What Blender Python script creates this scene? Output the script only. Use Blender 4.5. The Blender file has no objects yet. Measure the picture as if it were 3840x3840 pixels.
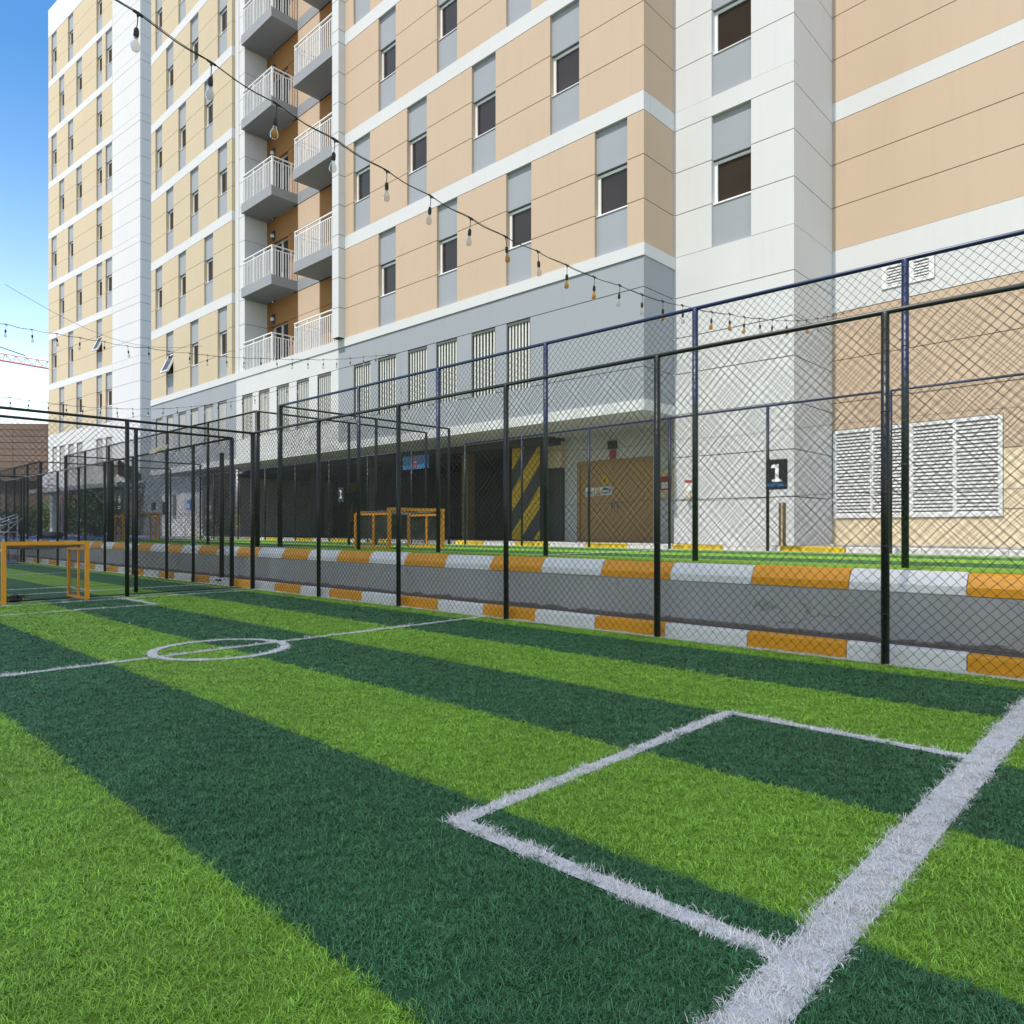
import bpy, math, random
import numpy as np
from mathutils import Vector, Matrix
random.seed(7); rng = np.random.default_rng(7)
R = math.radians
scene = bpy.context.scene
C = scene.collection

# ------------------------------------------------------------------ camera, sky, sun, exposure
cam = bpy.data.cameras.new("camera"); cam_o = bpy.data.objects.new("camera", cam); C.objects.link(cam_o)
cam.sensor_width = 36.0; cam.sensor_height = 36.0; cam.sensor_fit = 'HORIZONTAL'
cam.lens = 36.0 * 2690.0 / 3840.0
cam.shift_y = (1985.0 - 1920.0) / 3840.0
cam_o.location = (0, 0, 1.2); cam_o.rotation_euler = (R(90), 0, R(43.3))
cam.clip_start = 0.05; cam.clip_end = 2000
scene.camera = cam_o

SUN_EL, SUN_AZ = 61.0, 2.0          # azimuth: degrees left of the facade normal
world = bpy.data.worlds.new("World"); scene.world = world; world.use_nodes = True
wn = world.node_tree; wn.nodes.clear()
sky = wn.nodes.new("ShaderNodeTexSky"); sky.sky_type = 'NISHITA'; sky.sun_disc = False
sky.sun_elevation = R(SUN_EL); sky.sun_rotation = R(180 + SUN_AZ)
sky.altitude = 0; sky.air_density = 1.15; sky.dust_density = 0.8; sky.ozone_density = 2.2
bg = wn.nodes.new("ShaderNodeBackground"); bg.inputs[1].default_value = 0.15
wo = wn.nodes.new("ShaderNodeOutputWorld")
# sky graded by direction: deeper blue to the left, elsewhere brightened and warmed as added fill
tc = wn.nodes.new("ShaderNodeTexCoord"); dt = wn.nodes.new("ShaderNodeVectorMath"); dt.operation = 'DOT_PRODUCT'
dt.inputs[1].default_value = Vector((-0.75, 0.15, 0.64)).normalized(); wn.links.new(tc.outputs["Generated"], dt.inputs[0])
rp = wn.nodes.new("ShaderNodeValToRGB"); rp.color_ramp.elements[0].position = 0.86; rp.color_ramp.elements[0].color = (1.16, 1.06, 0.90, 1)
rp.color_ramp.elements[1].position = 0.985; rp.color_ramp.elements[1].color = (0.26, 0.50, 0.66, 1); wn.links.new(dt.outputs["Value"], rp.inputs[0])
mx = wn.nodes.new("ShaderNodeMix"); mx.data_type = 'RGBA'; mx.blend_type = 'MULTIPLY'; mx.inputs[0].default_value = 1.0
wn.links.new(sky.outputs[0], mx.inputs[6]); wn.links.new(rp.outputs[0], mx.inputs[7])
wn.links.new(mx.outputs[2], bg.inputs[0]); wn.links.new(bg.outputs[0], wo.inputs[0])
sun = bpy.data.lights.new("sun", 'SUN'); sun.energy = 2.1; sun.angle = R(0.5); sun.color = (1.0, 0.955, 0.89)
sun_o = bpy.data.objects.new("sun", sun); C.objects.link(sun_o)
# sun stands behind the camera (-Y), slightly to the left
sd = Vector((-math.sin(R(SUN_AZ)) * math.cos(R(SUN_EL)), -math.cos(R(SUN_AZ)) * math.cos(R(SUN_EL)), math.sin(R(SUN_EL))))
sun_o.rotation_euler = sd.to_track_quat('Z', 'Y').to_euler(); sun_o.location = (0, -20, 60)
scene.view_settings.view_transform = 'Standard'; scene.view_settings.look = 'None'
scene.view_settings.exposure = 1.15; scene.view_settings.gamma = 1.0
scene.view_settings.use_curve_mapping = False
scene.cycles.max_bounces = 7; scene.cycles.transparent_max_bounces = 12

# ------------------------------------------------------------------ materials
def srgb(r, g, b):
    f = lambda c: (c/255/12.92) if c/255 <= 0.04045 else ((c/255+0.055)/1.055)**2.4
    return (f(r), f(g), f(b), 1)
class NT:
    def __init__(s, name):
        s.m = bpy.data.materials.new(name); s.m.use_nodes = True
        s.t = s.m.node_tree; s.b = s.t.nodes["Principled BSDF"]
    def n(s, typ, **k):
        nd = s.t.nodes.new(typ)
        for a, v in k.items(): setattr(nd, a, v)
        return nd
    def l(s, a, b): s.t.links.new(a, b)
    def val(s, x):
        return x
    def math(s, op, a, b=None, c=None):
        nd = s.n("ShaderNodeMath", operation=op)
        for i, v in enumerate((a, b, c)):
            if v is None: continue
            if isinstance(v, (int, float)): nd.inputs[i].default_value = v
            else: s.l(v, nd.inputs[i])
        return nd.outputs[0]
    def mix(s, fac, a, b, blend='MIX'):
        nd = s.n("ShaderNodeMix", data_type='RGBA', blend_type=blend)
        for i, v in ((0, fac), (6, a), (7, b)):
            if isinstance(v, (int, float)): nd.inputs[i].default_value = v
            elif isinstance(v, tuple): nd.inputs[i].default_value = v
            else: s.l(v, nd.inputs[i])
        return nd.outputs[2]
    def pos(s): return s.n("ShaderNodeNewGeometry").outputs["Position"]
    def noise(s, scale, detail=4, rough=0.55, vec=None, stretch=None):
        nd = s.n("ShaderNodeTexNoise"); nd.inputs["Scale"].default_value = scale
        nd.inputs["Detail"].default_value = detail; nd.inputs["Roughness"].default_value = rough
        v = vec or s.pos()
        if stretch:
            mp = s.n("ShaderNodeMapping"); mp.inputs["Scale"].default_value = stretch; s.l(v, mp.inputs[0]); v = mp.outputs[0]
        s.l(v, nd.inputs["Vector"]); return nd.outputs["Fac"]
    def ramp(s, fac, pts):
        nd = s.n("ShaderNodeValToRGB"); el = nd.color_ramp.elements
        while len(el) < len(pts): el.new(0.5)
        for e, (p, c) in zip(el, pts):
            e.position = p; e.color = c if isinstance(c, tuple) else (c, c, c, 1)
        s.l(fac, nd.inputs[0]); return nd.outputs[0]
    def bump(s, h, strength, dist=0.01):
        nd = s.n("ShaderNodeBump"); nd.inputs["Strength"].default_value = strength; nd.inputs["Distance"].default_value = dist
        s.l(h, nd.inputs["Height"]); s.l(nd.outputs[0], s.b.inputs["Normal"])
    def base(s, c):
        if isinstance(c, tuple): s.b.inputs["Base Color"].default_value = c
        else: s.l(c, s.b.inputs["Base Color"])
    def p(s, **k):
        for a, v in k.items(): s.b.inputs[a.replace('_', ' ')].default_value = v

def mul(c, f): return (c[0]*f, c[1]*f, c[2]*f, 1)
def mat_plain(name, col, rough=0.5, metal=0.0, var=0.12, scale=6, spec=0.5, bump=0.0):
    m = NT(name)
    f = m.noise(scale, 5)
    m.base(m.mix(f, mul(col, 1-var), mul(col, 1+var)))
    m.p(Roughness=rough, Metallic=metal); m.b.inputs["Specular IOR Level"].default_value = spec
    if bump: m.bump(m.noise(scale*12, 3), bump, 0.004)
    return m.m
def mat_render(name, col, streak=0.055, spot=0.5):
    """painted cement render: cloudy tone, faint vertical rain streaks, small dirt specks"""
    m = NT(name)
    cloud = m.noise(0.7, 5)
    st = m.noise(1.0, 5, 0.65, stretch=(7, 7, 0.35))
    c = m.mix(cloud, mul(col, 0.95), mul(col, 1.04))
    c = m.mix(m.math('MULTIPLY', m.ramp(st, [(0.52, 0.0), (0.75, 1.0)]), streak*2.2), c, mul(col, 0.62))
    sp = m.noise(26, 2)
    c = m.mix(m.math('MULTIPLY', m.ramp(sp, [(0.70, 0.0), (0.78, 1.0)]), spot*0.35), c, mul(col, 0.55))
    m.base(c); m.p(Roughness=0.85); m.b.inputs["Specular IOR Level"].default_value = 0.25
    m.bump(m.noise(60, 4), 0.25, 0.006)
    return m.m

M = {}
M['tan'] = mat_render("tan_render", (0.52, 0.395, 0.285, 1))
M['beige'] = mat_render("beige_render", (0.53, 0.44, 0.30, 1))
M['tan_shaded'] = mat_render("shaded_tan_render", (0.33, 0.165, 0.06, 1))  # deeper orange tan with the balcony slab shade put into the colour
M['white'] = mat_render("white_render", (0.6, 0.6, 0.595, 1), streak=0.04)
M['grey'] = mat_render("blue_grey_render", (0.315, 0.335, 0.36, 1), streak=0.04)
M['slabgrey'] = mat_render("slab_grey_render", (0.29, 0.3, 0.312, 1), streak=0.05)
M['cream'] = mat_render("cream_render", (0.70, 0.58, 0.40, 1))
M['joint'] = mat_plain("joint_shadow_gap", (0.06, 0.05, 0.045, 1), 0.9)
M['frame'] = mat_plain("white_aluminium", (0.76, 0.76, 0.75, 1), 0.4, var=0.04)
M['rail'] = mat_plain("white_steel", (0.80, 0.79, 0.77, 1), 0.45, var=0.06)
M['slat'] = mat_plain("cream_slat_paint", (0.66, 0.64, 0.58, 1), 0.5, var=0.06)
M['bronze'] = mat_plain("bronze_frame_paint", (0.10, 0.095, 0.085, 1), 0.5)
M['dark'] = mat_plain("dark_interior", (0.022, 0.022, 0.023, 1), 0.8)
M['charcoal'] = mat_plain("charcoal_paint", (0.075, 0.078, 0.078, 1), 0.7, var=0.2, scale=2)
M['post'] = mat_plain("black_green_post_paint", (0.010, 0.014, 0.012, 1), 0.38, var=0.5, scale=14)
M['steel'] = mat_plain("galvanised_steel", (0.36, 0.36, 0.37, 1), 0.42, 0.6, var=0.2, scale=10)
M['orange'] = mat_plain("orange_goal_paint", (0.74, 0.29, 0.012, 1), 0.4, var=0.2, scale=9)
M['yellow'] = mat_plain("yellow_paint", (0.66, 0.42, 0.02, 1), 0.55, var=0.1)
M['black'] = mat_plain("black_paint", (0.014, 0.014, 0.016, 1), 0.4)
M['signwhite'] = mat_plain("sign_white", (0.78, 0.78, 0.78, 1), 0.45, var=0.02)
M['signblue'] = mat_plain("sign_blue", (0.03, 0.17, 0.42, 1), 0.45, var=0.05)
M['red'] = mat_plain("sign_red", (0.42, 0.035, 0.03, 1), 0.4, var=0.08)
M['door'] = mat_plain("brown_door_paint", (0.46, 0.28, 0.12, 1), 0.45, var=0.06, scale=1.5)
M['rubber'] = mat_plain("black_rubber", (0.012, 0.011, 0.010, 1), 0.6, var=0.1)
M['paving'] = mat_plain("grey_paving", (0.33, 0.32, 0.31, 1), 0.85, var=0.15, scale=3, bump=0.3)
M['bluecourt'] = mat_plain("blue_court_paint", (0.08, 0.12, 0.42, 1), 0.6, var=0.15, scale=2)
M['crane'] = mat_plain("red_crane_paint", (0.40, 0.09, 0.07, 1), 0.5)
M['rust'] = mat_plain('rust_paint', (0.14,0.06,0.02,1), 0.8)
M['pink'] = mat_plain("faded_pink_paint", (0.45, 0.25, 0.26, 1), 0.5)
M['tarp'] = mat_plain("brown_tarp_cloth", (0.20, 0.15, 0.085, 1), 0.9, var=0.25, scale=4)
M['bark'] = mat_plain("brown_bark", (0.09, 0.06, 0.04, 1), 0.9, var=0.3)

def mat_chain():
    m = NT("coated_wire"); m.base(m.mix(m.noise(30, 2), (0.018, 0.019, 0.019, 1), (0.055, 0.056, 0.055, 1)))
    m.p(Roughness=0.45, Metallic=0.2); return m.m
M['wire'] = mat_chain()
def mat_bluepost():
    # blue above about half height, dark green below, with pale chips
    m = NT("blue_to_green_post_paint"); z = m.n("ShaderNodeSeparateXYZ"); m.l(m.pos(), z.inputs[0])
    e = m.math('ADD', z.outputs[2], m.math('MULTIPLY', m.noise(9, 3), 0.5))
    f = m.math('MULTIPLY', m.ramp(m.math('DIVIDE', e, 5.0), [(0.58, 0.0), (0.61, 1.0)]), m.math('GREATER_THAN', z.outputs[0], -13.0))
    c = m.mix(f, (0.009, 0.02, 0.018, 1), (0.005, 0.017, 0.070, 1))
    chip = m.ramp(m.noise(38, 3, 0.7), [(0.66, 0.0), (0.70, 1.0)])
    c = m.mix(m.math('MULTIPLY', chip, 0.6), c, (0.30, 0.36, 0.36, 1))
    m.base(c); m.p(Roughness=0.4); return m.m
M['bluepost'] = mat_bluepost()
M['bluerail'] = mat_plain("blue_rail_paint", (0.006, 0.018, 0.07, 1), 0.35, var=0.4, scale=5)
def mat_kerb(name, col):
    m = NT(name); c = m.mix(m.noise(5, 5), mul(col, 0.86), mul(col, 1.06))
    d = m.ramp(m.noise(11, 6, 0.7), [(0.60, 0.0), (0.72, 1.0)])
    c = m.mix(m.math('MULTIPLY', d, 0.30), c, (0.16, 0.14, 0.12, 1))
    m.base(c); m.p(Roughness=0.5); m.bump(m.noise(40, 4), 0.2, 0.004); return m.m
M['kerbw'] = mat_kerb("white_kerb_paint", (0.80, 0.775, 0.76, 1))
M['kerbo'] = mat_kerb("orange_kerb_paint", (0.80, 0.335, 0.010, 1))
M['kerby'] = mat_kerb("yellow_kerb_paint", (0.80, 0.55, 0.02, 1))
def mat_wall():
    m = NT("grey_plaster_wall"); sp = m.n("ShaderNodeSeparateXYZ"); P = m.pos(); m.l(P, sp.inputs[0])
    c = m.mix(m.noise(1.1, 6, 0.6), (0.29, 0.285, 0.285, 1), (0.44, 0.43, 0.43, 1))
    c = m.mix(m.math('MULTIPLY', m.ramp(m.noise(1.6, 5, 0.6, stretch=(3, 3, 0.8)), [(0.55, 0.0), (0.75, 1.0)]), 0.5), c, (0.42, 0.37, 0.34, 1))
    # hairline cracks: edges of a warped cell pattern, broken up
    vo = m.n("ShaderNodeTexVoronoi", feature='DISTANCE_TO_EDGE'); vo.inputs["Scale"].default_value = 0.9
    wv = m.n("ShaderNodeTexNoise"); wv.inputs["Scale"].default_value = 3.0; wv.inputs["Detail"].default_value = 6; m.l(P, wv.inputs["Vector"])
    ad = m.n("ShaderNodeVectorMath", operation='MULTIPLY_ADD'); m.l(wv.outputs["Color"], ad.inputs[0]); ad.inputs[1].default_value = (0.5, 0.5, 0.35); m.l(P, ad.inputs[2])
    m.l(ad.outputs[0], vo.inputs["Vector"])
    cr = m.ramp(vo.outputs["Distance"], [(0.0, 1.0), (0.006, 0.0)])
    cr = m.math('MULTIPLY', cr, m.ramp(m.noise(0.8, 2), [(0.48, 0.0), (0.60, 0.6)]))
    c = m.mix(cr, c, (0.06, 0.06, 0.062, 1))
    # peeled paint along the foot
    h = m.math('ADD', sp.outputs[2], m.math('MULTIPLY', m.noise(7, 5, 0.7, stretch=(0.6, 1, 2.4)), -0.16))
    pe = m.ramp(h, [(0.095, 1.0), (0.105, 0.0)])
    c = m.mix(m.math('MULTIPLY', pe, 0.85), c, m.mix(m.noise(30, 3), (0.05, 0.04, 0.035, 1), (0.22, 0.17, 0.14, 1)))
    m.base(c); m.p(Roughness=0.8); m.bump(m.noise(14, 6), 0.25, 0.01); return m.m
M['wall'] = mat_wall()
def mat_glass():
    m = NT("dark_window_glass"); m.base(m.mix(m.noise(0.9, 2), (0.022, 0.016, 0.012, 1), (0.05, 0.038, 0.029, 1)))
    m.p(Roughness=0.04); m.b.inputs["Specular IOR Level"].default_value = 0.28; m.bump(m.noise(1.6, 1), 0.05, 0.05); return m.m
M['glass'] = mat_glass()
M['curtain'] = mat_plain("mauve_curtain", (0.105, 0.09, 0.10, 1), 0.35, var=0.25, scale=20)
def mat_bulb(name, tint, alpha):
    m = NT(name); m.t.nodes.remove(m.b)
    tr = m.n("ShaderNodeBsdfTransparent"); tr.inputs[0].default_value = tint
    gl = m.n("ShaderNodeBsdfGlossy"); gl.inputs[0].default_value = (1, 1, 1, 1); gl.inputs["Roughness"].default_value = 0.05
    df = m.n("ShaderNodeBsdfDiffuse"); df.inputs[0].default_value = mul(tint, 0.75)
    fr = m.n("ShaderNodeLayerWeight"); fr.inputs[0].default_value = 0.10
    m1 = m.n("ShaderNodeMixShader"); m1.inputs[0].default_value = alpha; m.l(tr.outputs[0], m1.inputs[1]); m.l(df.outputs[0], m1.inputs[2])
    m2 = m.n("ShaderNodeMixShader"); m.l(fr.outputs["Fresnel"], m2.inputs[0]); m.l(m1.outputs[0], m2.inputs[1]); m.l(gl.outputs[0], m2.inputs[2])
    m.l(m2.outputs[0], m.t.nodes["Material Output"].inputs[0]); return m.m
M['bulb'] = mat_bulb("clear_bulb_glass", (0.86, 0.85, 0.82, 1), 0.22)
M['amber'] = mat_bulb("amber_bulb_glass", (0.84, 0.55, 0.20, 1), 0.42)
M['filament'] = mat_plain("filament_stem", (0.55, 0.50, 0.42, 1), 0.4)

# turf ---------------------------------------------------------------
LIGHT = (0.270, 0.500, 0.042, 1); DARK = (0.052, 0.185, 0.066, 1); WHITE = (0.84, 0.79, 0.745, 1)
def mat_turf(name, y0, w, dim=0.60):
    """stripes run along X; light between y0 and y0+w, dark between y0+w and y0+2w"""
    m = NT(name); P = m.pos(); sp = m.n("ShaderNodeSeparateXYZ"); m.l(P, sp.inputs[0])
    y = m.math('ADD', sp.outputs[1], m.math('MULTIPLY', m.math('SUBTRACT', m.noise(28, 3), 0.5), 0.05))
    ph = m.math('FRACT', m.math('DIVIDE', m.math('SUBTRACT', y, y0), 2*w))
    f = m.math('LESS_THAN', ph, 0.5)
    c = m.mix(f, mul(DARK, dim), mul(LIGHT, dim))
    c = m.mix(m.math('MULTIPLY', m.noise(90, 3), 1.0), mul((1, 1, 1, 1), 0.72), (1, 1, 1, 1)) if False else c
    g = m.noise(120, 4, 0.7)
    c = m.mix(1.0, c, m.ramp(g, [(0.3, 0.55), (0.7, 1.35)]), 'MULTIPLY')
    c = m.mix(1.0, c, m.ramp(m.noise(1.2, 4), [(0.3, 0.86), (0.7, 1.12)]), 'MULTIPLY')
    m.base(c); m.p(Roughness=0.7); m.b.inputs["Specular IOR Level"].default_value = 0.2
    m.bump(m.noise(150, 3), 0.6, 0.02); return m.m
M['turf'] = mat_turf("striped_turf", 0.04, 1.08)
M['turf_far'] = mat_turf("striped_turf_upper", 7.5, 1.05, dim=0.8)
M['linebase'] = mat_plain("white_turf_line", (0.60, 0.585, 0.595, 1), 0.8, var=0.3, scale=120)
def mat_blade(name, col, var):
    m = NT(name); oi = m.n("ShaderNodeObjectInfo")
    at = m.n("ShaderNodeAttribute"); at.attribute_name = "tone"
    c = m.mix(oi.outputs["Random"], mul(col, 1-var*0.5), mul(col, 1+var*0.5))
    c = m.mix(1.0, c, m.ramp(at.outputs["Fac"], [(0.0, 1-var*1.5), (1.0, 1+var*1.5)]), 'MULTIPLY')
    c = m.mix(1.0, c, m.ramp(m.noise(1.3, 4), [(0.3, 0.84), (0.7, 1.14)]), 'MULTIPLY')
    m.base(c); m.p(Roughness=0.42); m.b.inputs["Specular IOR Level"].default_value = 0.45
    return m.m
M['bl_light'] = mat_blade("light_green_blade", LIGHT, 0.28)
M['bl_dark'] = mat_blade("dark_green_blade", DARK, 0.35)
M['bl_white'] = mat_blade("white_blade", WHITE, 0.10)
def mat_leaf(name, col):
    m = NT(name); m.base(m.mix(m.noise(9, 3), mul(col, 0.55), mul(col, 1.45))); m.p(Roughness=0.55); return m.m
M['leaf'] = mat_leaf("hedge_leaf", (0.045, 0.095, 0.022, 1))
M['leaf2'] = mat_leaf("yellow_green_leaf", (0.10, 0.16, 0.025, 1))

# ------------------------------------------------------------------ mesh helpers
class MB:
    def __init__(s): s.v = []; s.f = []; s.mi = []; s.mats = []; s.sm = []
    def _m(s, m):
        if m not in s.mats: s.mats.append(m)
        return s.mats.index(m)
    def poly(s, pts, m, smooth=False):
        n = len(s.v); s.v += [tuple(p) for p in pts]; s.f.append(tuple(range(n, n+len(pts)))); s.mi.append(s._m(m)); s.sm.append(smooth)
    def hexa(s, c, m):
        n = len(s.v); s.v += [tuple(p) for p in c]; k = s._m(m)
        for q in ((0,3,2,1),(4,5,6,7),(0,1,5,4),(1,2,6,5),(2,3,7,6),(3,0,4,7)):
            s.f.append(tuple(n+i for i in q)); s.mi.append(k); s.sm.append(False)
    def box(s, x0, x1, y0, y1, z0, z1, m):
        s.hexa([(x0,y0,z0),(x1,y0,z0),(x1,y1,z0),(x0,y1,z0),(x0,y0,z1),(x1,y0,z1),(x1,y1,z1),(x0,y1,z1)], m)
    def fbox(s, F, s0, s1, z0, z1, d0, d1, m):
        """box in facade coordinates: s along the wall, z up, d outwards"""
        P = lambda a, z, d: F.p(a, z, d)
        s.hexa([P(s0,z0,d1),P(s1,z0,d1),P(s1,z0,d0),P(s0,z0,d0),P(s0,z1,d1),P(s1,z1,d1),P(s1,z1,d0),P(s0,z1,d0)], m)
    def tube(s, pts, r, n, m, smooth=True, caps=True, r1=None):
        pts = [Vector(p) for p in pts]; k = s._m(m); base = len(s.v); N = len(pts)
        for i, p in enumerate(pts):
            t = (pts[min(i+1, N-1)] - pts[max(i-1, 0)])
            t = t.normalized() if t.length > 0 else Vector((0, 0, 1))
            a = Vector((0, 0, 1)) if abs(t.z) < 0.9 else Vector((1, 0, 0))
            u = t.cross(a).normalized(); w = t.cross(u)
            rr = r if r1 is None else r + (r1-r)*i/(N-1)
            for j in range(n):
                an = 2*math.pi*j/n; s.v.append(tuple(p + (u*math.cos(an) + w*math.sin(an))*rr))
        for i in range(N-1):
            for j in range(n):
                a = base+i*n+j; b = base+i*n+(j+1) % n
                s.f.append((a, b, b+n, a+n)); s.mi.append(k); s.sm.append(smooth)
        if caps:
            s.f.append(tuple(base+j for j in reversed(range(n)))); s.mi.append(k); s.sm.append(False)
            s.f.append(tuple(base+(N-1)*n+j for j in range(n))); s.mi.append(k); s.sm.append(False)
    def lathe(s, prof, n, m, o=(0, 0, 0)):
        k = s._m(m); base = len(s.v)
        for (r, z) in prof:
            for j in range(n):
                a = 2*math.pi*j/n; s.v.append((o[0]+r*math.cos(a), o[1]+r*math.sin(a), o[2]+z))
        for i in range(len(prof)-1):
            for j in range(n):
                a = base+i*n+j; b = base+i*n+(j+1) % n
                s.f.append((a, b, b+n, a+n)); s.mi.append(k); s.sm.append(True)
    def mesh(s, name):
        me = bpy.data.meshes.new(name); me.from_pydata(s.v, [], s.f)
        for m in s.mats: me.materials.append(m)
        me.polygons.foreach_set("material_index", s.mi); me.polygons.foreach_set("use_smooth", s.sm); me.update()
        return me
    def build(s, name, parent=None, loc=None, label=None):
        o = bpy.data.objects.new(name, s.mesh(name)); C.objects.link(o)
        if parent: o.parent = parent
        if loc: o.location = loc
        if label: o['label'] = label
        return o
def tag(o, label, cat, group=None):
    o['label'] = label; o['category'] = cat
    if group: o['group'] = group
    return o
def thing(name, label, cat, loc=(0, 0, 0), group=None):
    o = bpy.data.objects.new(name, None); C.objects.link(o); o.location = loc; o.empty_display_size = 0.3
    return tag(o, label, cat, group)
def struct(o): o['kind'] = 'structure'; return o
def stuff(o): o['kind'] = 'stuff'; return o
def inst(me, name, parent, loc, rotz=0, scale=None):
    o = bpy.data.objects.new(name, me); C.objects.link(o); o.parent = parent; o.location = loc; o.rotation_euler = (0, 0, rotz)
    if scale: o.scale = scale
    return o
class Frame:
    def __init__(s, P, u): s.P = P; L = math.hypot(*u); s.u = (u[0]/L, u[1]/L); s.n = (s.u[1], -s.u[0])
    def p(s, a, z, d): return (s.P[0]+s.u[0]*a+s.n[0]*d, s.P[1]+s.u[1]*a+s.n[1]*d, z)

# ------------------------------------------------------------------ ground, roads, pitches
b = MB(); b.poly([(-400,-300,-0.02),(300,-300,-0.02),(300,400,-0.02),(-400,400,-0.02)], M['paving']); struct(b.build("ground"))
b = MB(); b.poly([(-13.95,-7,0),(7,-7,0),(7,6.985,0),(-13.95,6.985,0)], M['turf']); struct(b.build("football_pitch"))
b = MB(); b.poly([(-30.9,-7,0),(-14.35,-7,0),(-14.35,6.985,0),(-30.9,6.985,0)], M['turf']); struct(b.build("neighbouring_pitch"))
b = MB(); b.poly([(-34.6,-7,0.0),(-31.2,-7,0.0),(-31.2,6.9,0.0),(-34.6,6.9,0.0)], M['bluecourt']); struct(b.build("lower_court"))
# upper terrace held by the retaining wall
b = MB(); b.box(-120, 40, 7.545, 120, -0.5, 0.80, M['paving']); struct(b.build("upper_terrace"))
b = MB(); b.poly([(-14.75,7.535,0.812),(8,7.535,0.812),(8,12.30,0.812),(-14.75,12.55,0.812)], M['turf_far']); struct(b.build("upper_pitch"))
b = MB(); b.poly([(-30.4,7.535,0.812),(-15.45,7.535,0.812),(-15.45,12.55,0.812),(-30.4,12.8,0.812)], M['turf_far']); struct(b.build("upper_neighbouring_pitch"))
b = MB(); b.poly([(-52,7.535,0.812),(-31.0,7.535,0.812),(-31.0,13.0,0.806),(-52,13.5,0.812)], M['bluecourt']); struct(b.build("blue_court"))
b = MB(); b.box(-70, 30, 13.0, 60, 0.78, 0.87, M['paving']); struct(b.build("pavement"))

LW = 0.082
line_rects = [ # x0,x1,y0,y1 of the near pitch
    (-0.85, -0.70, -6, 6.93), (-13.44, -13.36, -6, 6.93), (-7.08, -7.00, -6, 6.93), (-13.95, 7, 6.885, 6.968),
    (-2.22, -2.14, 1.945, 4.425), (-2.14, -0.85, 4.345, 4.425), (-2.14, -0.85, 1.945, 2.027),
    (-12.03, -11.95, 2.0, 4.48), (-13.36, -12.03, 4.40, 4.48), (-13.36, -12.03, 2.0, 2.08)]
b = MB()
for (x0, x1, y0, y1) in line_rects: b.poly([(x0,y0,0.004),(x1,y0,0.004),(x1,y1,0.004),(x0,y1,0.004)], M['linebase'])
CC, CR0, CR1 = (-7.04, 3.22), 0.575, 0.66
for i in range(48):
    a0, a1 = 2*math.pi*i/48, 2*math.pi*(i+1)/48
    b.poly([(CC[0]+r*math.cos(a), CC[1]+r*math.sin(a), 0.008) for r, a in ((CR0,a0),(CR1,a0),(CR1,a1),(CR0,a1))], M['linebase'])
struct(b.build("pitch_lines"))
b = MB()
for (x0, x1, y0, y1) in [(-15.62,-15.52,-6,6.93),(-30.85,-30.76,-6,6.93),(-22.6,-22.5,-6,6.93),(-30.9,-14.4,6.885,6.968),(-17.05,-16.95,2.0,4.6),(-16.95,-15.62,4.5,4.6),(-16.95,-15.62,2.0,2.1),(-28.9,-28.8,2,7.0)]:
    b.poly([(x0,y0,0.004),(x1,y0,0.004),(x1,y1,0.004),(x0,y1,0.004)], M['linebase'])
struct(b.build("neighbouring_pitch_lines"))
b = MB()
for (x0, x1, y0, y1) in [(-14.7, 8, 12.16, 12.28), (-14.6,-14.5,7.75,12.1), (-30.3,-15.5,12.4,12.52), (-7.1,-7.0,7.75,12.1)]:
    b.poly([(x0,y0,0.818),(x1,y0,0.818),(x1,y1,0.818),(x0,y1,0.818)], M['linebase'])
struct(b.build("upper_pitch_lines"))

# ------------------------------------------------------------------ retaining wall and kerbs
b = MB()
b.box(-60, 12, 7.36, 7.54, -0.3, 0.60, M['wall']); b.box(-60, 12, 7.41, 7.53, 0.602, 0.68, M['wall'])
b.box(-60, 12, 7.13, 7.355, -0.3, 0.105, M['wall'])
tag(b.build("retaining_wall"), "cracked grey plastered retaining wall between the two pitches", "wall")
def kerb_mesh(name, prof, L, m):
    """extruded kerb profile (y,z) with slightly rounded arrises and narrow end joints"""
    b = MB(); n = len(prof); x0, x1 = 0.004, L-0.004
    for i in range(n):
        (ya, za), (yb, zb) = prof[i], prof[(i+1) % n]
        b.poly([(x0,ya,za),(x1,ya,za),(x1,yb,zb),(x0,yb,zb)], m)
    b.poly([(x0,y,z) for y, z in reversed(prof)], m); b.poly([(x1,y,z) for y, z in prof], m)
    me = b.mesh(name); 
    return me
near_prof = [(7.125,-0.1),(6.995,-0.1),(7.0,0.118),(7.004,0.134),(7.014,0.146),(7.03,0.15),(7.125,0.152)]
far_prof = [(7.54,0.60),(7.398,0.612),(7.40,0.686),(7.462,0.775),(7.475,0.793),(7.495,0.802),(7.54,0.812)]
kL1, kL2 = 0.9675, 0.9975
km = {('n','o'): kerb_mesh("kerb_block", near_prof, kL1, M['kerbo']), ('n','w'): kerb_mesh("kerb_block", near_prof, kL1, M['kerbw']),
      ('f','o'): kerb_mesh("kerb_block", far_prof, kL2, M['kerbo']), ('f','w'): kerb_mesh("kerb_block", far_prof, kL2, M['kerbw'])}
def kerb_row(row, x_start, L, n, lab, first):
    for i in range(n):
        c = 'o' if (i % 2 == 0) == (first == 'o') else 'w'
        o = bpy.data.objects.new("kerb_block", km[(row, c)]); C.objects.link(o)
        o.location = (x_start+i*L, 0.004*math.sin(i*2.3), 0.003*math.sin(i*1.7))
        tag(o, ("orange" if c == 'o' else "white") + " painted kerb block " + lab, "kerb", ("orange" if c == 'o' else "white") + " blocks " + lab)
kerb_row('n', -12.96-10*2*kL1, kL1, 36, "at the edge of the striped turf below the grey wall", 'o')
kerb_row('f', -13.40-10*2*kL2, kL2, 36, "capping the top of the grey retaining wall", 'o')
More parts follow.
